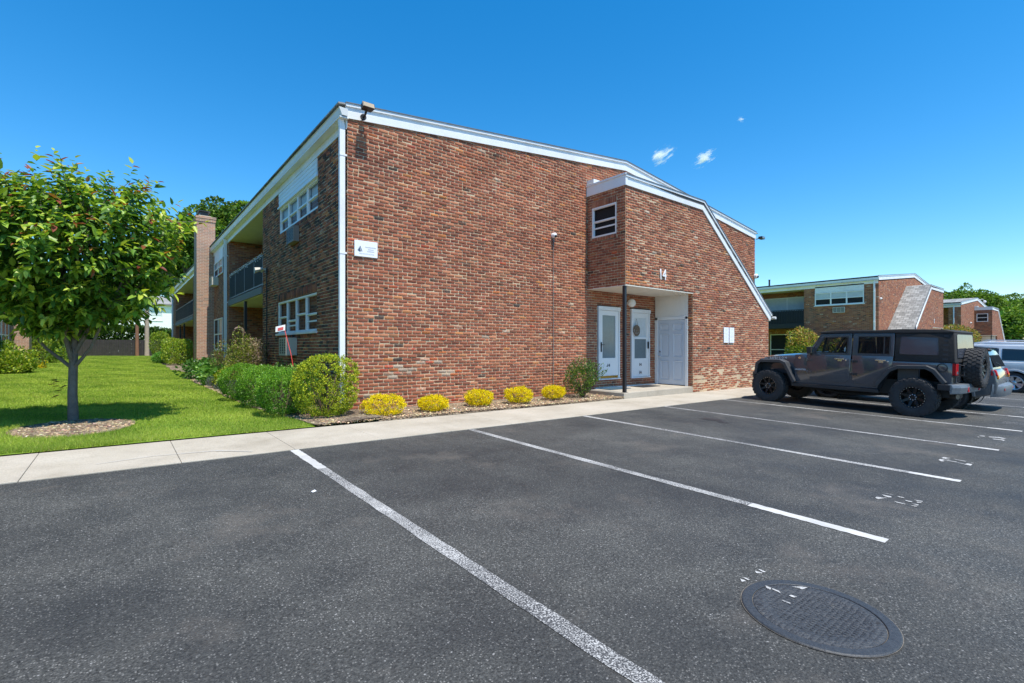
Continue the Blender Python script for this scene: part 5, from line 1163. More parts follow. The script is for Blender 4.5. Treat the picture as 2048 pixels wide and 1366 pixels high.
M['seat'] = simple('seat_fabric', (.03, .03, .032), .85)

def arc(cx, cz, r, a0, a1, n): return [(cx + r * math.cos(R(a)), cz + r * math.sin(R(a))) for a in np.linspace(a0, a1, n)]
def xz(mb, P, y0, y1, m=0): mb.prism([(x, y0, z) for x, z in P], [(x, y1, z) for x, z in P], m)
def wheel(parent, loc, Rr, w, rim_r, lugs, spokes, rimmat, flip, double=False):
    t = MB(); h = w / 2
    t.lathe([(rim_r - .015, h * .62), (rim_r, h * .80), (rim_r + .02, h * .92), (rim_r + (Rr - rim_r) * .5, h), (Rr - .045, h * .97), (Rr - .018, h * .86), (Rr - .012, h * .5), (Rr - .012, -h * .5), (Rr - .018, -h * .86), (Rr - .045, -h * .97), (rim_r + (Rr - rim_r) * .5, -h), (rim_r + .02, -h * .92), (rim_r, -h * .8), (rim_r - .015, -h * .62)], (0, 0, 0), 'y', 48)
    if lugs:
        n = lugs
        for row, yc in enumerate((-.36, -.12, .12, .36)):
            for k in range(n):
                a = 2 * math.pi * (k + (.5 if row % 2 else 0)) / n; wy = w * .105; sk = (.35 if row in (0, 3) else -.35) * (1 if row < 2 else -1); da = 2 * math.pi / n * .31
                P = []
                for rad in (Rr - .02, Rr + .002):
                    for (sy, sa) in ((-1, -1), (1, -1), (1, 1), (-1, 1)):
                        aa = a + sa * da + sk * sy * da; P.append((rad * math.cos(aa), yc * w + sy * wy, rad * math.sin(aa)))
                t.add(P, [(0, 1, 2, 3), (4, 5, 6, 7), (0, 1, 5, 4), (1, 2, 6, 5), (2, 3, 7, 6), (3, 0, 4, 7)])
        for s in (-1, 1):
            for k in range(n):
                a = 2 * math.pi * (k + (.25 if k % 2 else 0)) / n; da = 2 * math.pi / n * .3; P = []; ln = .055 if k % 2 else .035
                for (rad, y) in ((Rr - .004, h * .86), (Rr - .02, h * .99), (Rr - .02 - ln, h * 1.02), (Rr - .02 - ln, h * .9), (Rr - .03, h * .8)):
                    for sa in (-1, 1): P.append((rad * math.cos(a + sa * da), s * y, rad * math.sin(a + sa * da)))
                t.add(P, [(0, 1, 3, 2), (2, 3, 5, 4), (4, 5, 7, 6), (6, 7, 9, 8), (8, 9, 1, 0), (0, 2, 4, 6, 8), (1, 3, 5, 7, 9)])
    else:
        for yc in (-.25, 0, .25): t.lathe([(Rr - .012, yc * w - .02), (Rr, yc * w - .016), (Rr, yc * w + .016), (Rr - .012, yc * w + .02)], (0, 0, 0), 'y', 48)
    o = t.build('wheel', M['rubber'], parent, smooth=True, loc=loc); o.rotation_euler = (0, random.uniform(0, 6), math.pi if flip else 0)
    r = MB(); f = h * .72
    r.lathe([(rim_r + .006, h * .84), (rim_r - .004, h * .90), (rim_r - .02, h * .84), (rim_r - .026, h * .5), (rim_r - .04, 0), (rim_r - .04, -h * .7)], (0, 0, 0), 'y', 40)
    for k in range(spokes):
        a = 2 * math.pi * k / spokes
        for da in ((-.17, .17) if double else (0,)):
            a1 = a + da * .5; a2 = a + da * 1.35; w1, w2 = (.026, .036) if double else (.030, .021)
            def pt(rad, ang, off, y): return (rad * math.cos(ang) - off * math.sin(ang), y, rad * math.sin(ang) + off * math.cos(ang))
            A = [pt(.05, a1, -w1, f - .02), pt(.05, a1, w1, f - .02), pt(.05, a1, w1, f - .06), pt(.05, a1, -w1, f - .06)]
            Bq = [pt(rim_r - .022, a2, -w2, f + .012), pt(rim_r - .022, a2, w2, f + .012), pt(rim_r - .022, a2, w2, f - .03), pt(rim_r - .022, a2, -w2, f - .03)]; r.prism(A, Bq)
    r.lathe([(.0005, f + .012), (.034, f + .012), (.044, f), (.066, f - .006), (.07, f - .06)], (0, 0, 0), 'y', 20)
    r.build('rim', rimmat, o, smooth=True)
    d = MB(); d.lathe([(.0005, -h * .15), (rim_r - .035, -h * .15)], (0, 0, 0), 'y', 24); d.lathe([(.13, -h * .14), (.13, .0), (.05, .02)], (0, 0, 0), 'y', 24); d.build('brake', M['trim'], o)
    if lugs:
        b = MB()
        for k in range(spokes): a = 2 * math.pi * (k + .5) / spokes; b.lathe([(.0005, f + .004), (.009, f + .002), (.009, f - .01)], (.056 * math.cos(a), 0, .056 * math.sin(a)), 'y', 6)
        for k in range(24): a = 2 * math.pi * k / 24; b.lathe([(.0005, h * .92), (.006, h * .915), (.006, h * .86)], ((rim_r - .006) * math.cos(a), 0, (rim_r - .006) * math.sin(a)), 'y', 6)
        b.build('bolts', M['chrome'], o)
    return o

def offroader():
    ax = Vector((13.80, 2.66, 0)); z = gz(ax.x, ax.y)
    root = empty('parked_offroader', (ax.x, ax.y, z), math.atan2(.998, .0568), 'dark grey four-door off-roader with black soft top and spare wheel', 'off-roader')
    root.rotation_euler[1] = -math.atan(.018)
    tb = lambda p: (p[0], p[1] * (1 - .085 * min(max((p[2] - 1.12) / .65, 0), 1.1)), p[2])
    H = .785
    # tub
    m = MB(tb); P = [(-.60, .70), (-.60, 1.15), (.37, 1.15), (2.10, 1.17), (2.12, 1.25), (2.40, 1.235), (2.40, .52), (.66, .52), (.60, .70), (.40, .97), (.25, 1.0), (-.20, 1.0), (-.32, .93), (-.44, .70)]
    xz(m, P, -H, H); m.build('body', M['granite'], root, bevel=.022, smooth=True)
    m = MB(); m.box(-.5, 3.1, -.5, .5, .42, .74); m.box(2.2, 3.25, -.52, .52, .6, 1.0); m.tube([(0, -.72, .41), (0, .72, .41)], .05); m.tube([(3.0, -.72, .41), (3.0, .72, .41)], .05); m.ball((0, 0, .41), .13, 8); m.ball((3.0, -.2, .41), .12, 8)
    m.box(.45, 2.3, -.35, .1, .33, .46); m.tube([(2.3, .3, .45), (1.5, .42, .33), (.9, .45, .36), (.5, .38, .42)], .035); m.build('underbody', M['trim'], root)
    m = MB(); m.tube([(.2, -.3, .46), (-.25, -.25, .44), (-.32, .30, .45), (-.62, .45, .45)], .05, 10); m.lathe([(.09, -.1), (.1, 0), (.09, .6)], (-.36, -.25, .5), 'y', 12, caps=True); m.build('exhaust', simple('exhaust_steel', (.2, .17, .14), .5, metal=.7, var=.3), root)
    # bonnet as a loft of cross sections
    def sec(x, hw, zt, zb, cr): return [(x, -hw, zb), (x, -hw - .005, zt - .11), (x, -hw + .03, zt - .02), (x, -hw * .55, zt + cr), (x, 0, zt + cr * 1.35), (x, hw * .55, zt + cr), (x, hw - .03, zt - .02), (x, hw + .005, zt - .11), (x, hw, zb)]
    m = MB(); m.loft([sec(2.402, .70, 1.235, .74, .022), sec(2.7, .665, 1.215, .74, .024), sec(3.05, .625, 1.185, .74, .024), sec(3.24, .605, 1.155, .74, .018), sec(3.33, .59, 1.10, .74, .0)]); m.build('bonnet', M['granite'], root, bevel=.012, smooth=True)
    m = MB(); xz(m, [(3.33, .72), (3.33, 1.10), (3.375, 1.08), (3.395, .95), (3.395, .72)], -.60, .60); g = m.build('grille', M['granite'], root, bevel=.015)
    m = MB()
    for k in range(7): y = -.27 + k * .09; m.box(3.393, 3.399, y - .024, y + .024, .80, 1.03)
    m.build('slots', M['dark'], g)
    for s in (-1, 1):
        m = MB(); m.lathe([(.0005, 3.42), (.07, 3.415), (.088, 3.40), (.09, 3.36)], (0, s * .44, .93), 'x', 20); m.build('headlight', M['chrome'], root, smooth=True)
        # flat flares
        for (path, y0, y1, nm) in (([(3.33, .70), (3.30, .98), (3.20, 1.055), (2.72, 1.065), (2.60, 1.01), (2.37, .55)], .585, .905, 'front_flare'), ([(.67, .60), (.42, .96), (.27, 1.035), (-.20, 1.05), (-.32, .99), (-.50, .74)], .755, .89, 'rear_flare')):
            o_ = offset_path(path[::-1], .035)[::-1]; m = MB(); Q = path + o_[::-1]
            m.prism([(x, s * y0, z_) for x, z_ in Q], [(x, s * (y1 - .03), z_) for x, z_ in Q]); lip = offset_path(path[::-1], -.035)[::-1]; Q2 = lip + o_[::-1]
            m.prism([(x, s * (y1 - .03), z_) for x, z_ in Q2], [(x, s * y1, z_ - .008) for x, z_ in Q2]); m.build('fender_flare', M['flare'], root, bevel=.008)
        m = MB(); m.box(-.05, .30, s * .70, s * .755, .74, .99); m.build('wheel_liner', simple('dusty_liner', (.075, .07, .066), .9), root)
        # rock rail
        m = MB(); xz(m, [(.62, .44), (.62, .515), (2.44, .525), (2.44, .45)], s * .74, s * .845); 
        for x in (.8, 1.1, 1.6, 1.9, 2.1): m.box(x, x + .14, s * .844, s * .85, .47, .50)
        m.build('rock_rail', M['trim'], root, bevel=.012)
        # doors
        for di, (pan, out, inn) in enumerate((([(2.115, 1.25), (2.115, .80), (2.02, .625), (1.29, .60), (1.20, .70), (1.175, 1.25)], [(2.035, 1.25), (1.80, 1.735), (1.18, 1.75), (1.175, 1.25)], [(1.945, 1.285), (1.765, 1.665), (1.245, 1.68), (1.25, 1.285)]),
                                              ([(1.155, 1.25), (1.145, .69), (1.07, .60), (.70, .575), (.625, .68), (.40, 1.02), (.375, 1.25)], [(1.155, 1.25), (1.155, 1.75), (.375, 1.75), (.375, 1.25)], [(1.065, 1.285), (1.055, 1.685), (.44, 1.69), (.44, 1.285)]))):
            m = MB(tb); xz(m, pan, s * (H - .01), s * (H + .014)); d = m.build('door', M['granite'], root, bevel=.010, smooth=True)
            m = MB(tb); yy = s * (H - .045); m.ring([(x, yy, z_) for x, z_ in out], [(x, yy, z_) for x, z_ in inn], (0, s * .05, 0)); m.build('window_frame', M['granite'], d, bevel=.006)
            m = MB(tb); m.ring([(x, s * (H + .006), z_) for x, z_ in inn], [(x + (-.02 if x > (inn[0][0] + inn[2][0]) / 2 else .02), s * (H + .006), z_ + (.018 if z_ < 1.4 else -.018)) for x, z_ in inn], (0, s * .003, 0))
            if di: m.box(.545, .565, s * (H - .01), s * (H + .008), 1.285, 1.688)
            m.build('seal', M['trim'], d)
            m = MB(tb); m.poly([(x, s * (H - .018), z_) for x, z_ in inn]); m.build('window_glass', M['carglass'] if di == 0 else M['tint'], d)
            hx = 1.30 if di == 0 else .50; m = MB(); m.box(hx, hx + .19, s * (H + .03), s * (H + .05), 1.145, 1.172); m.box(hx, hx + .03, s * H, s * (H + .04), 1.145, 1.17); m.box(hx + .16, hx + .19, s * H, s * (H + .04), 1.145, 1.17); m.lathe([(.0005, s * (H + .03)), (.018, s * (H + .028)), (.022, s * H)], (hx - .035, 0, 1.135), 'y', 12); m.box(hx + .05, hx + .14, s * (H + .012), s * (H + .018), 1.105, 1.14); m.build('handle', M['chrome'], d, bevel=.004)
            hx = 2.03 if di == 0 else 1.07
            m = MB()
            for zz in (1.09, .80): m.box(hx - .02, hx + .10, s * (H + .008), s * (H + .03), zz, zz + .05); m.lathe([(.018, zz - .005), (.018, zz + .055)], (hx + .07, s * (H + .022), 0), 'z', 8, caps=True)
            m.build('hinges', M['granite'] if di == 0 else M['chrome'] if False else M['trim'], d, bevel=.003)
        m = MB(); m.box(1.93, 2.03, s * .85, s * 1.02, 1.27, 1.43); m.tube([(2.02, s * .78, 1.24), (1.99, s * .88, 1.28)], .025); o = m.build('mirror', M['trim'], root, bevel=.02)
        m = MB(); m.box(1.924, 1.929, s * .862, s * 1.008, 1.285, 1.415); m.build('mirror_glass', M['chrome'], o)
        m = MB(); m.lathe([(.0005, s * (H + .012)), (.03, s * (H + .012)), (.03, s * (H - .02))], (2.28, 0, 1.155), 'y', 14); m.build('badge', M['chrome'], root)
        # tail light and its guard
        m = MB(); m.box(-.655, -.585, s * .60, s * .775, .90, 1.14); o = m.build('tail_light', M['red'], root, bevel=.012)
        m = MB(); m.box(-.658, -.652, s * .64, s * .74, .925, .975); m.build('reverse_lens', M['lite'], o)
        m = MB(); m.tube([(-.6, s * .60, .90), (-.74, s * .60, .91), (-.74, s * .60, 1.10), (-.6, s * .60, 1.12)], .012); m.box(-.68, -.58, s * .6, s * .79, .885, .897); m.box(-.66, -.58, s * .6, s * .785, 1.143, 1.152); m.build('light_guard', M['trim'], o)
    m = MB(); m.lathe([(.0005, H - .01), (.085, H - .012), (.09, H + .012), (.075, H + .014), (.07, H - .004)], (-.44, 0, 1.045), 'y', 24); m.build('fuel_cap', M['trim'], root, smooth=True)
    # windscreen
    m = MB(tb); A_ = [(2.13, -.76, 1.25), (2.13, .76, 1.25), (1.83, .76, 1.765), (1.83, -.76, 1.765)]; I_ = [(2.10, -.67, 1.31), (2.10, .67, 1.31), (1.865, .67, 1.71), (1.865, -.67, 1.71)]
    m.ring(A_, I_, (-.045, 0, -.02)); w_ = m.build('windscreen_frame', M['granite'], root, bevel=.008); m = MB(tb); m.poly([(x - .03, y, z_ - .01) for x, y, z_ in I_]); m.build('windscreen', M['carglass'], w_)
    # soft top: roof cloth and rear box with clear panels
    m = MB(tb); Hs = H - .005
    Pr = [(1.86, 1.75), (1.83, 1.80), (1.55, 1.825), (1.2, 1.832), (.7, 1.825), (.25, 1.845), (-.1, 1.835), (-.45, 1.825), (-.60, 1.79), (-.60, 1.752), (1.2, 1.752)]
    xz(m, Pr, -Hs - .015, Hs + .015); Pb = [(-.60, 1.752), (-.64, 1.152), (.365, 1.152), (.365, 1.752)]
    xz(m, Pb, -Hs, Hs); top = m.build('soft_top', M['canvas'], root, bevel=.03, smooth=True, seg=3)
    for s in (-1, 1):
        c = [(.27, 1.30), (.285, 1.33), (.27, 1.665), (.25, 1.685), (-.34, 1.665), (-.365, 1.645), (-.385, 1.32), (-.36, 1.295)]
        m = MB(tb); xz(m, c, s * (Hs - .005), s * (Hs + .006)); m.build('side_window', M['vinylwin'], top)
        m = MB(tb); m.ring([(x, s * (Hs + .001), z_) for x, z_ in c], [(x * .97 - .002, s * (Hs + .001), 1.485 + (z_ - 1.485) * .96) for x, z_ in c], (0, s * .009, 0)); m.build('window_welt', M['trim'], top)
        m = MB(tb)
        for k in range(6): zz = 1.20 + k * .095; m.box(-.52, -.44, s * (Hs - .002), s * (Hs + .008), zz, zz + .04)
        m.build('straps', M['trim'], top)
    m = MB(); c = [(.61, 1.25), (.61, 1.30), (.58, 1.70), (.53, 1.725), (-.53, 1.725), (-.58, 1.70), (-.61, 1.30), (-.61, 1.25)]
    def rear_x(z_): return -.60 - .04 * (1.752 - z_) / .6
    m.prism([(rear_x(z_) - .012, y, z_) for y, z_ in c], [(rear_x(z_) + .01, y, z_) for y, z_ in c]); m.build('rear_window', M['vinylwin'], top)
    # tailgate seam, spare wheel
    m = MB(); m.box(-.625, -.598, -.60, .60, .74, 1.14); m.box(-.70, -.62, -.2, .2, .85, 1.05); m.build('tailgate', M['granite'], root, bevel=.012)
    sp = wheel(root, (-.785, -.10, 1.04), .41, .275, .215, 30, 8, M['rimblack'], False); sp.rotation_euler = (0, .4, R(90)); sp.name = 'spare_wheel'
    # bumpers
    m = MB(); m.loft([[(-.60, y, .52), (-.60 - d_, y, .54), (-.60 - d_ - .02, y, .66), (-.60 - d_, y, .725), (-.56, y, .725)] for y, d_ in ((-.92, .02), (-.8, .12), (-.55, .16), (.55, .16), (.8, .12), (.92, .02))]); bp = m.build('rear_bumper', M['bumper'], root, bevel=.012)
    m = MB(); m.loft([[(x, s_ * .93, .60), (x, s_ * .76, .60), (x, s_ * .76, .715), (x, s_ * .93, .715)] for x, s_ in ((-.60, 1), (-.40, .985))]); m.build('bumper_end', M['trim'], bp, bevel=.01)
    for y in (-.42, .42): m = MB(); m.tube([(-.76 - .01, y + .035 * math.cos(q), .615 + .045 * math.sin(q)) for q in np.linspace(0, 6.283, 11)], .014, 6); m.build('tow_hook', M['redhook'], bp)
    m = MB(); m.loft([[(3.40, y, .56), (3.40 + d_, y, .57), (3.40 + d_ + .02, y, .66), (3.40 + d_, y, .74), (3.38, y, .74)] for y, d_ in ((-.80, .02), (-.66, .12), (-.4, .19), (.4, .19), (.66, .12), (.80, .02))]); fb = m.build('front_bumper', M['trim'], root, bevel=.012)
    m = MB(); m.tube([(3.5, -.25, .78), (3.5, .25, .78)], .06, 10); m.box(3.42, 3.58, -.36, -.25, .73, .86); m.box(3.42, 3.58, .25, .36, .73, .86); m.build('winch', M['trim'], fb)
    m = MB(); m.box(-.60, -.57, .30, .78, .735, .86); m.build('plate_bracket', simple('tan_plate', (.45, .36, .26), .5), root)
    for (x, s) in ((0, 1), (3.0, 1), (0, -1), (3.0, -1)): wheel(root, (x, s * .785, .41), .41, .275, .215, 30, 8, M['rimblack'], s < 0)
    # cabin
    m = MB(tb)
    for (x, y) in ((1.45, .38), (1.45, -.38), (.55, .4), (.55, 0), (.55, -.4)): m.box(x - .25, x + .22, y - .22, y + .22, 1.0, 1.175); m.prism([(x - .20, y - .22, 1.15), (x - .08, y - .22, 1.15), (x - .20, y - .2, 1.58), (x - .28, y - .2, 1.58)], [(x - .20, y + .22, 1.15), (x - .08, y + .22, 1.15), (x - .20, y + .2, 1.58), (x - .28, y + .2, 1.58)]); m.box(x - .28, x - .19, y - .12, y + .12, 1.60, 1.71)
    m.build('seats', M['seat'], root, bevel=.03)
    m = MB(tb); m.box(1.82, 2.10, -.70, .70, 1.17, 1.30); m.tube([(1.72 + .06 * math.sin(q), .38 + .18 * math.cos(q), 1.31 + .17 * math.sin(q)) for q in np.linspace(0, 6.283, 17)], .014, 6); m.tube([(1.9, .38, 1.26), (1.72, .38, 1.31)], .025); m.build('dashboard', M['seat'], root, bevel=.01)
    m = MB(tb); m.tube([(1.08, .68, 1.17), (1.10, .66, 1.72), (.0, .66, 1.73)], .035); m.tube([(1.08, -.68, 1.17), (1.10, -.66, 1.72), (.0, -.66, 1.73)], .035); m.tube([(1.1, -.66, 1.72), (1.1, .66, 1.72)], .035); m.tube([(1.8, .70, 1.30), (1.74, .66, 1.71), (1.1, .66, 1.72)], .03); m.tube([(1.8, -.70, 1.30), (1.74, -.66, 1.71), (1.1, -.66, 1.72)], .03); m.build('roll_cage', M['seat'], root)
    # lettering along the bonnet side and on the wing
    def side_text(s, x, z_, size, y, mat, tilt=0.0):
        me = text_mesh(s, size, mat, .0015, .002); a = tilt
        me.transform(Matrix(((-1, 0, 0), (0, 0, 1), (0, 1, 0))).to_4x4()); o = link('lettering', me, root); o.location = (x, y, z_); o.rotation_euler = (0, -a, -.113 if z_ > 1.1 else 0); return o
    M['ghost'] = simple('grey_decal', (.5, .52, .54), .4)
    side_text('R U B I C O N', 2.86, 1.125, .075, .664, M['ghost'], -.06); side_text('UNLIMITED', 2.26, .865, .05, H + .003, M['ghost'])
    m = MB(); m.lathe([(.022, 0), (.034, 0)], (0, 0, 0), 'y', 16); o = m.build('emblem', M['ghost'], root, loc=(3.20, .616, 1.10))
    return root
offroader()

def suv(label, loc, heading, paint, L0, L1, wb, hw, Hh, rimmat, kind, trimlow):
    root = empty('parked_suv', (loc[0], loc[1], gz(*loc)), heading, label, 'suv'); root.rotation_euler[1] = -math.atan(.018); tz = 1.06 if kind == 'box' else .97
    rw = .335; ra = rw + .065
    tb = lambda p: (p[0], p[1] * (1 - (.13 if kind == 'box' else .18) * min(max((p[2] - 1.0) / .6, 0), 1.1)), p[2])
    bz = 1.03 if kind == 'box' else .98
    P = [(-L0, .42), (-L0 - .02, .62), (-L0 + .01, .9), (-L0 + .05, bz), (L1 - 1.35, bz + .03), (L1 - .35, bz - .04), (L1 - .06, bz - .14), (L1, .62), (L1 - .03, .38), (L1 - .25, .30)]
    P += arc(wb, rw, ra, 0, 180, 13)[0:13] + arc(0, rw, ra, 0, 180, 13) + [(-ra - .02, .30)]
    P = [p for p in P if p[1] >= .22]
    m = MB(tb); xz(m, P, -hw, hw); m.build('body', paint, root, bevel=.035, smooth=True, seg=3)
    G = [(-L0 + .05, bz - .02), (-L0 + .10, 1.35), (-L0 + .20, Hh - .08), (-L0 + .42, Hh - .01), (.9, Hh + .01), (1.35, Hh - .03), (1.55, Hh - .10), (L1 - 1.30, bz + .02)] if kind == 'box' else [(-L0 + .06, bz - .02), (-L0 + .14, 1.25), (-L0 + .24, Hh - .07), (-L0 + .65, Hh - .01), (.8, Hh), (1.3, Hh - .06), (1.5, Hh - .13), (L1 - 1.15, bz + .01)]
    m = MB(tb); xz(m, G, -hw + .02, hw - .02); m.build('cabin', paint, root, bevel=.04, smooth=True, seg=3)
    m = MB(tb)
    for s in (-1, 1):
        y = s * (hw - .014)
        for Q in (([(-L0 + .24, bz + .06), (-L0 + .33, Hh - .16), (.30, Hh - .13), (.30, bz + .06)], [(.38, bz + .06), (.38, Hh - .13), (1.05, Hh - .12), (1.05, bz + .06)], [(1.12, bz + .06), (1.12, Hh - .12), (1.36, Hh - .15), (1.95, bz + .07)]) if kind == 'box' else ([(-L0 + .55, bz + .05), (-L0 + .68, Hh - .15), (.30, Hh - .12), (.30, bz + .05)], [(.38, bz + .05), (.38, Hh - .12), (1.2, Hh - .17), (1.9, bz + .06)])):
            xz(m, Q, y - .01 * s, y + .006 * s)
    m.build('side_windows', M['tint'], root, bevel=.004)
    m = MB(tb); rx = lambda z_: (-L0 + .05 + (.05 if kind == 'box' else .18) * (z_ - bz) / (1.40 - bz)) - .03
    Q = [(rx(z_), y, z_) for y, z_ in ((hw - .16, bz + .05), (hw - .13, Hh - .20), (-hw + .13, Hh - .20), (-hw + .16, bz + .05))]; m.prism(Q, [(x + .02, y, z_) for x, y, z_ in Q]); rwin = m.build('rear_window', M['darkglass'], root)
    m = MB(tb); m.tube([(rx(bz + .12) - .015, .0, bz + .09), (rx(bz + .22) - .02, .35, bz + .16)], .012); m.build('wiper', M['trim'], rwin)
    if kind != 'box': m = MB(tb); xz(m, [(-L0 + .22, Hh - .05), (-L0 + .14, Hh - .03), (-L0 + .60, Hh + .02), (-L0 + .75, Hh + .005)], -hw + .1, hw - .1); m.build('spoiler', M['trim'], root, bevel=.01)
    m = MB(); m.loft([[(-L0 + .10, y, .34), (-L0 - d_, y, .36), (-L0 - d_ - .03, y, .52), (-L0 - d_ - .02, y, .60), (-L0 + .06, y, .66)] for y, d_ in ((-hw - .012, -.10), (-hw + .01, -.03), (-hw + .07, .03), (-hw + .18, .075), (-hw * .5, .10), (hw * .5, .10), (hw - .18, .075), (hw - .07, .03), (hw - .01, -.03), (hw + .012, -.10))]); bp = m.build('rear_bumper', trimlow, root, bevel=.02, smooth=True)
    m = MB()
    for s in (-1, 1): m.box(-L0 - .115, -L0 - .05, s * (hw - .38), s * (hw - .20), .50, .545)
    m.build('bumper_reflectors', M['red'], bp)
    for s in (-1, 1):
        m = MB(tb); m.prism([(-L0 - .02, s * (hw - .17), .82), (-L0 - .02, s * (hw - .01), .84), (-L0 + .02, s * (hw - .02), tz), (-L0 + .02, s * (hw - .14), tz)], [(-L0 + .12, s * (hw - .16), .82), (-L0 + .10, s * (hw + .006), .84), (-L0 + .09, s * (hw + .004), tz), (-L0 + .10, s * (hw - .14), tz)]); tl = m.build('tail_light', M['red'], root, bevel=.01)
        if kind != 'box': m = MB(); m.lathe([(.0005, -L0 - .03), (.045, -L0 - .028), (.045, -L0 + .02)], (0, s * (hw - .09), .80), 'x', 14); m.build('amber_lens', M['amber'], tl)
        m = MB(); m.box(L1 - .05, L1 + .01, s * (hw - .32), s * (hw - .06), .72, .86); m.build('headlight', M['lite'], root, bevel=.01)
        for cx in (0, wb):
            m = MB(); a = arc(cx, rw, ra, 0, 180, 13); b = arc(cx, rw, ra + .055, 0, 180, 13); Q = a + b[::-1]; m.prism([(x, s * (hw - .01), z_) for x, z_ in Q], [(x, s * (hw + .022), z_) for x, z_ in Q]); m.build('arch_trim', paint if kind == 'box' else trimlow, root, bevel=.006)
            m = MB(); m.lathe([(ra - .002, s * (hw - .25)), (ra - .002, s * (hw - .002))], (cx, 0, rw), 'y', 26); m.build('wheel_well', M['dark'], root)
        if kind == 'box':
            m = MB(tb); m.tube([(-L0 + .5, s * (hw - .12), Hh + .02), (-L0 + .6, s * (hw - .12), Hh + .06), (1.0, s * (hw - .12), Hh + .065), (1.15, s * (hw - .12), Hh + .0)], .018); m.build('roof_rail', M['rimsilver'], root)
            m = MB(); m.box(.45, 2.1, s * (hw - .005), s * (hw + .012), .74, .80); m.build('side_moulding', paint, root, bevel=.004)
        for hx in (.42, 1.2): m = MB(); m.box(hx, hx + .17, s * (hw + .008), s * (hw + .03), .93, .955); m.build('door_handle', paint, root, bevel=.005)
        m = MB(); m.box(1.72, 1.84, s * (hw - .02), s * (hw + .16), 1.06, 1.20); m.build('mirror', paint, root, bevel=.025)
    for (x, s) in ((0, 1), (wb, 1), (0, -1), (wb, -1)): wheel(root, (x, s * (hw - .105), rw), rw, .21, .235, 0, 5, rimmat, s < 0, True)
    m = MB(); m.box(-.4, wb + .4, -.55, .55, .25, .5); m.build('underbody', M['trim'], root)
    return root
suv('mid grey hatchback beyond the off-roader, seen by its rear bumper', (16.42, 2.55), R(89.5), M['midgrey'], .80, 3.35, 2.6, .87, 1.50, M['rimblack'], 'hatch', M['bumper'])
s2 = suv('silver boxy suv parked at the right edge of the picture', (24.52, 2.25), R(90), M['silver'], .92, 3.45, 2.63, .88, 1.62, M['rimsilver'], 'box', M['trim'])
suv('white suv mostly hidden behind the silver one', (29.9, 2.6), R(90), M['whitecar'], .92, 3.5, 2.65, .9, 1.80, M['rimsilver'], 'box', M['trim'])
# ------------------------------------------------------------------ clouds, sky, sun, camera
def cloud(label, loc, size, rz, tilt, seed, dens):
    t = NT('cloud_vapour'); t.t.nodes.remove(t.b); c = t.n('ShaderNodeTexCoord').outputs['Object']
    c = t.n('ShaderNodeVectorMath', {0: c, 1: (seed, 0, 0)}, operation='ADD').outputs[0]
    n = t.noise(t.n('ShaderNodeVectorMath', {0: c, 1: (.8, 1, 1.6)}, operation='MULTIPLY').outputs[0], 1.5, 8, .7); g = t.n('ShaderNodeVectorMath', {0: t.n('ShaderNodeTexCoord').outputs['Object']}, operation='LENGTH').outputs['Value']
    d = t.math('MULTIPLY', t.math('SUBTRACT', t.math('SUBTRACT', t.math('MULTIPLY', n, 2.4), .95), t.math('MULTIPLY', g, .55), clamp=True), dens, clamp=False)
    v = t.n('ShaderNodeVolumePrincipled', {'Color': (1, 1, 1, 1), 'Density': d, 'Anisotropy': .2}); t.l(v.outputs[0], t.out.inputs['Volume'])
    m = MB(); m.ball((0, 0, 0), 1.0, 10)
    o = m.build('cloud', t.mat, smooth=True); o.location = loc; o.scale = size; o.rotation_euler = (0, tilt, rz); return tag(o, label, 'cloud', 'small fair-weather clouds')
CAM_P = (0, 0, 1.30); F_ = 975.6
cs, sn = .6264 / math.hypot(.6264, .7795), .7795 / math.hypot(.6264, .7795)
YAW = math.atan2(sn, cs)
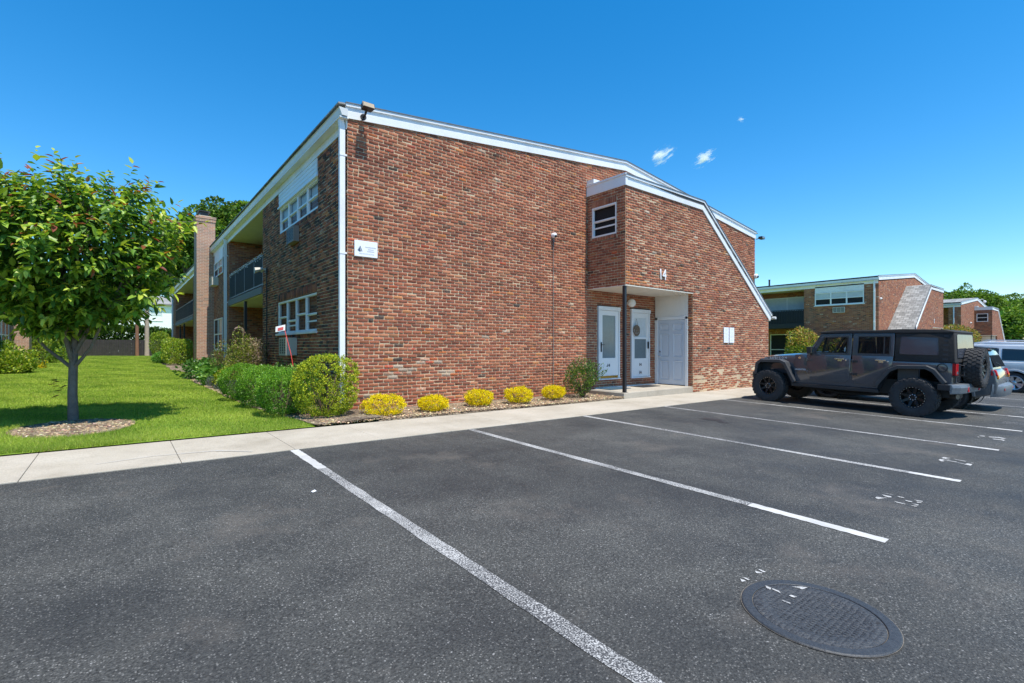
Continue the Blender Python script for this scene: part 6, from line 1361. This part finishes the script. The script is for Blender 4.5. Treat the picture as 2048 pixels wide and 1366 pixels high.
# three small clouds about 900 m out over the far end of the estate
cloud('wisp of white cloud left of the other small clouds', (660, 445, 301), (25, 25, 14), YAW - R(90), R(-28), 3.1, .45)
cloud('slightly thicker small cloud in the middle of three', (709, 405, 295), (23, 23, 13), YAW - R(90), R(-26), 9.4, .45)
cloud('tiny faint cloud high on the right', (754, 369, 355), (8, 8, 6), YAW - R(90), 0, 17.2, .4)

EL, AZ = R(66.5), R(1.6)
sv = Vector((math.sin(AZ) * math.cos(EL), -math.cos(AZ) * math.cos(EL), math.sin(EL)))
ld = bpy.data.lights.new('sun', 'SUN'); ld.energy = 5.0; ld.angle = R(.53); ld.color = (1, .95, .855)
lo = bpy.data.objects.new('sun', ld); COL.objects.link(lo); lo.rotation_euler = sv.to_track_quat('Z', 'Y').to_euler(); lo.location = (0, -20, 60)
w = bpy.data.worlds.new('World'); SC.world = w; w.use_nodes = True; nt = w.node_tree; bg = nt.nodes['Background']
sk = nt.nodes.new('ShaderNodeTexSky'); sk.sky_type = 'NISHITA'; sk.sun_disc = False; sk.sun_elevation = EL; sk.sun_rotation = math.pi - AZ; sk.altitude = 0; sk.air_density = 1.0; sk.dust_density = .15; sk.ozone_density = 4.0
hs = nt.nodes.new('ShaderNodeHueSaturation'); hs.inputs['Saturation'].default_value = 1.37; hs.inputs['Hue'].default_value = .495; hs.inputs['Value'].default_value = 1.2; nt.links.new(sk.outputs[0], hs.inputs['Color']); nt.links.new(hs.outputs[0], bg.inputs['Color']); bg.inputs['Strength'].default_value = .145
cd = bpy.data.cameras.new('camera'); co = bpy.data.objects.new('camera', cd); COL.objects.link(co)
cd.sensor_width = 36; cd.lens = 36 * F_ / 2048; cd.clip_end = 4000; cd.clip_start = .05
co.location = CAM_P; co.rotation_euler = (R(90), 0, YAW - R(90)); cd.shift_y = 10.4 / 2048; cd.shift_x = 0
SC.camera = co
SC.view_settings.view_transform = 'Standard'; SC.view_settings.look = 'None'; SC.view_settings.exposure = .35; SC.view_settings.gamma = 1
SC.cycles.max_bounces = 8; SC.cycles.transparent_max_bounces = 16; SC.cycles.volume_bounces = 2
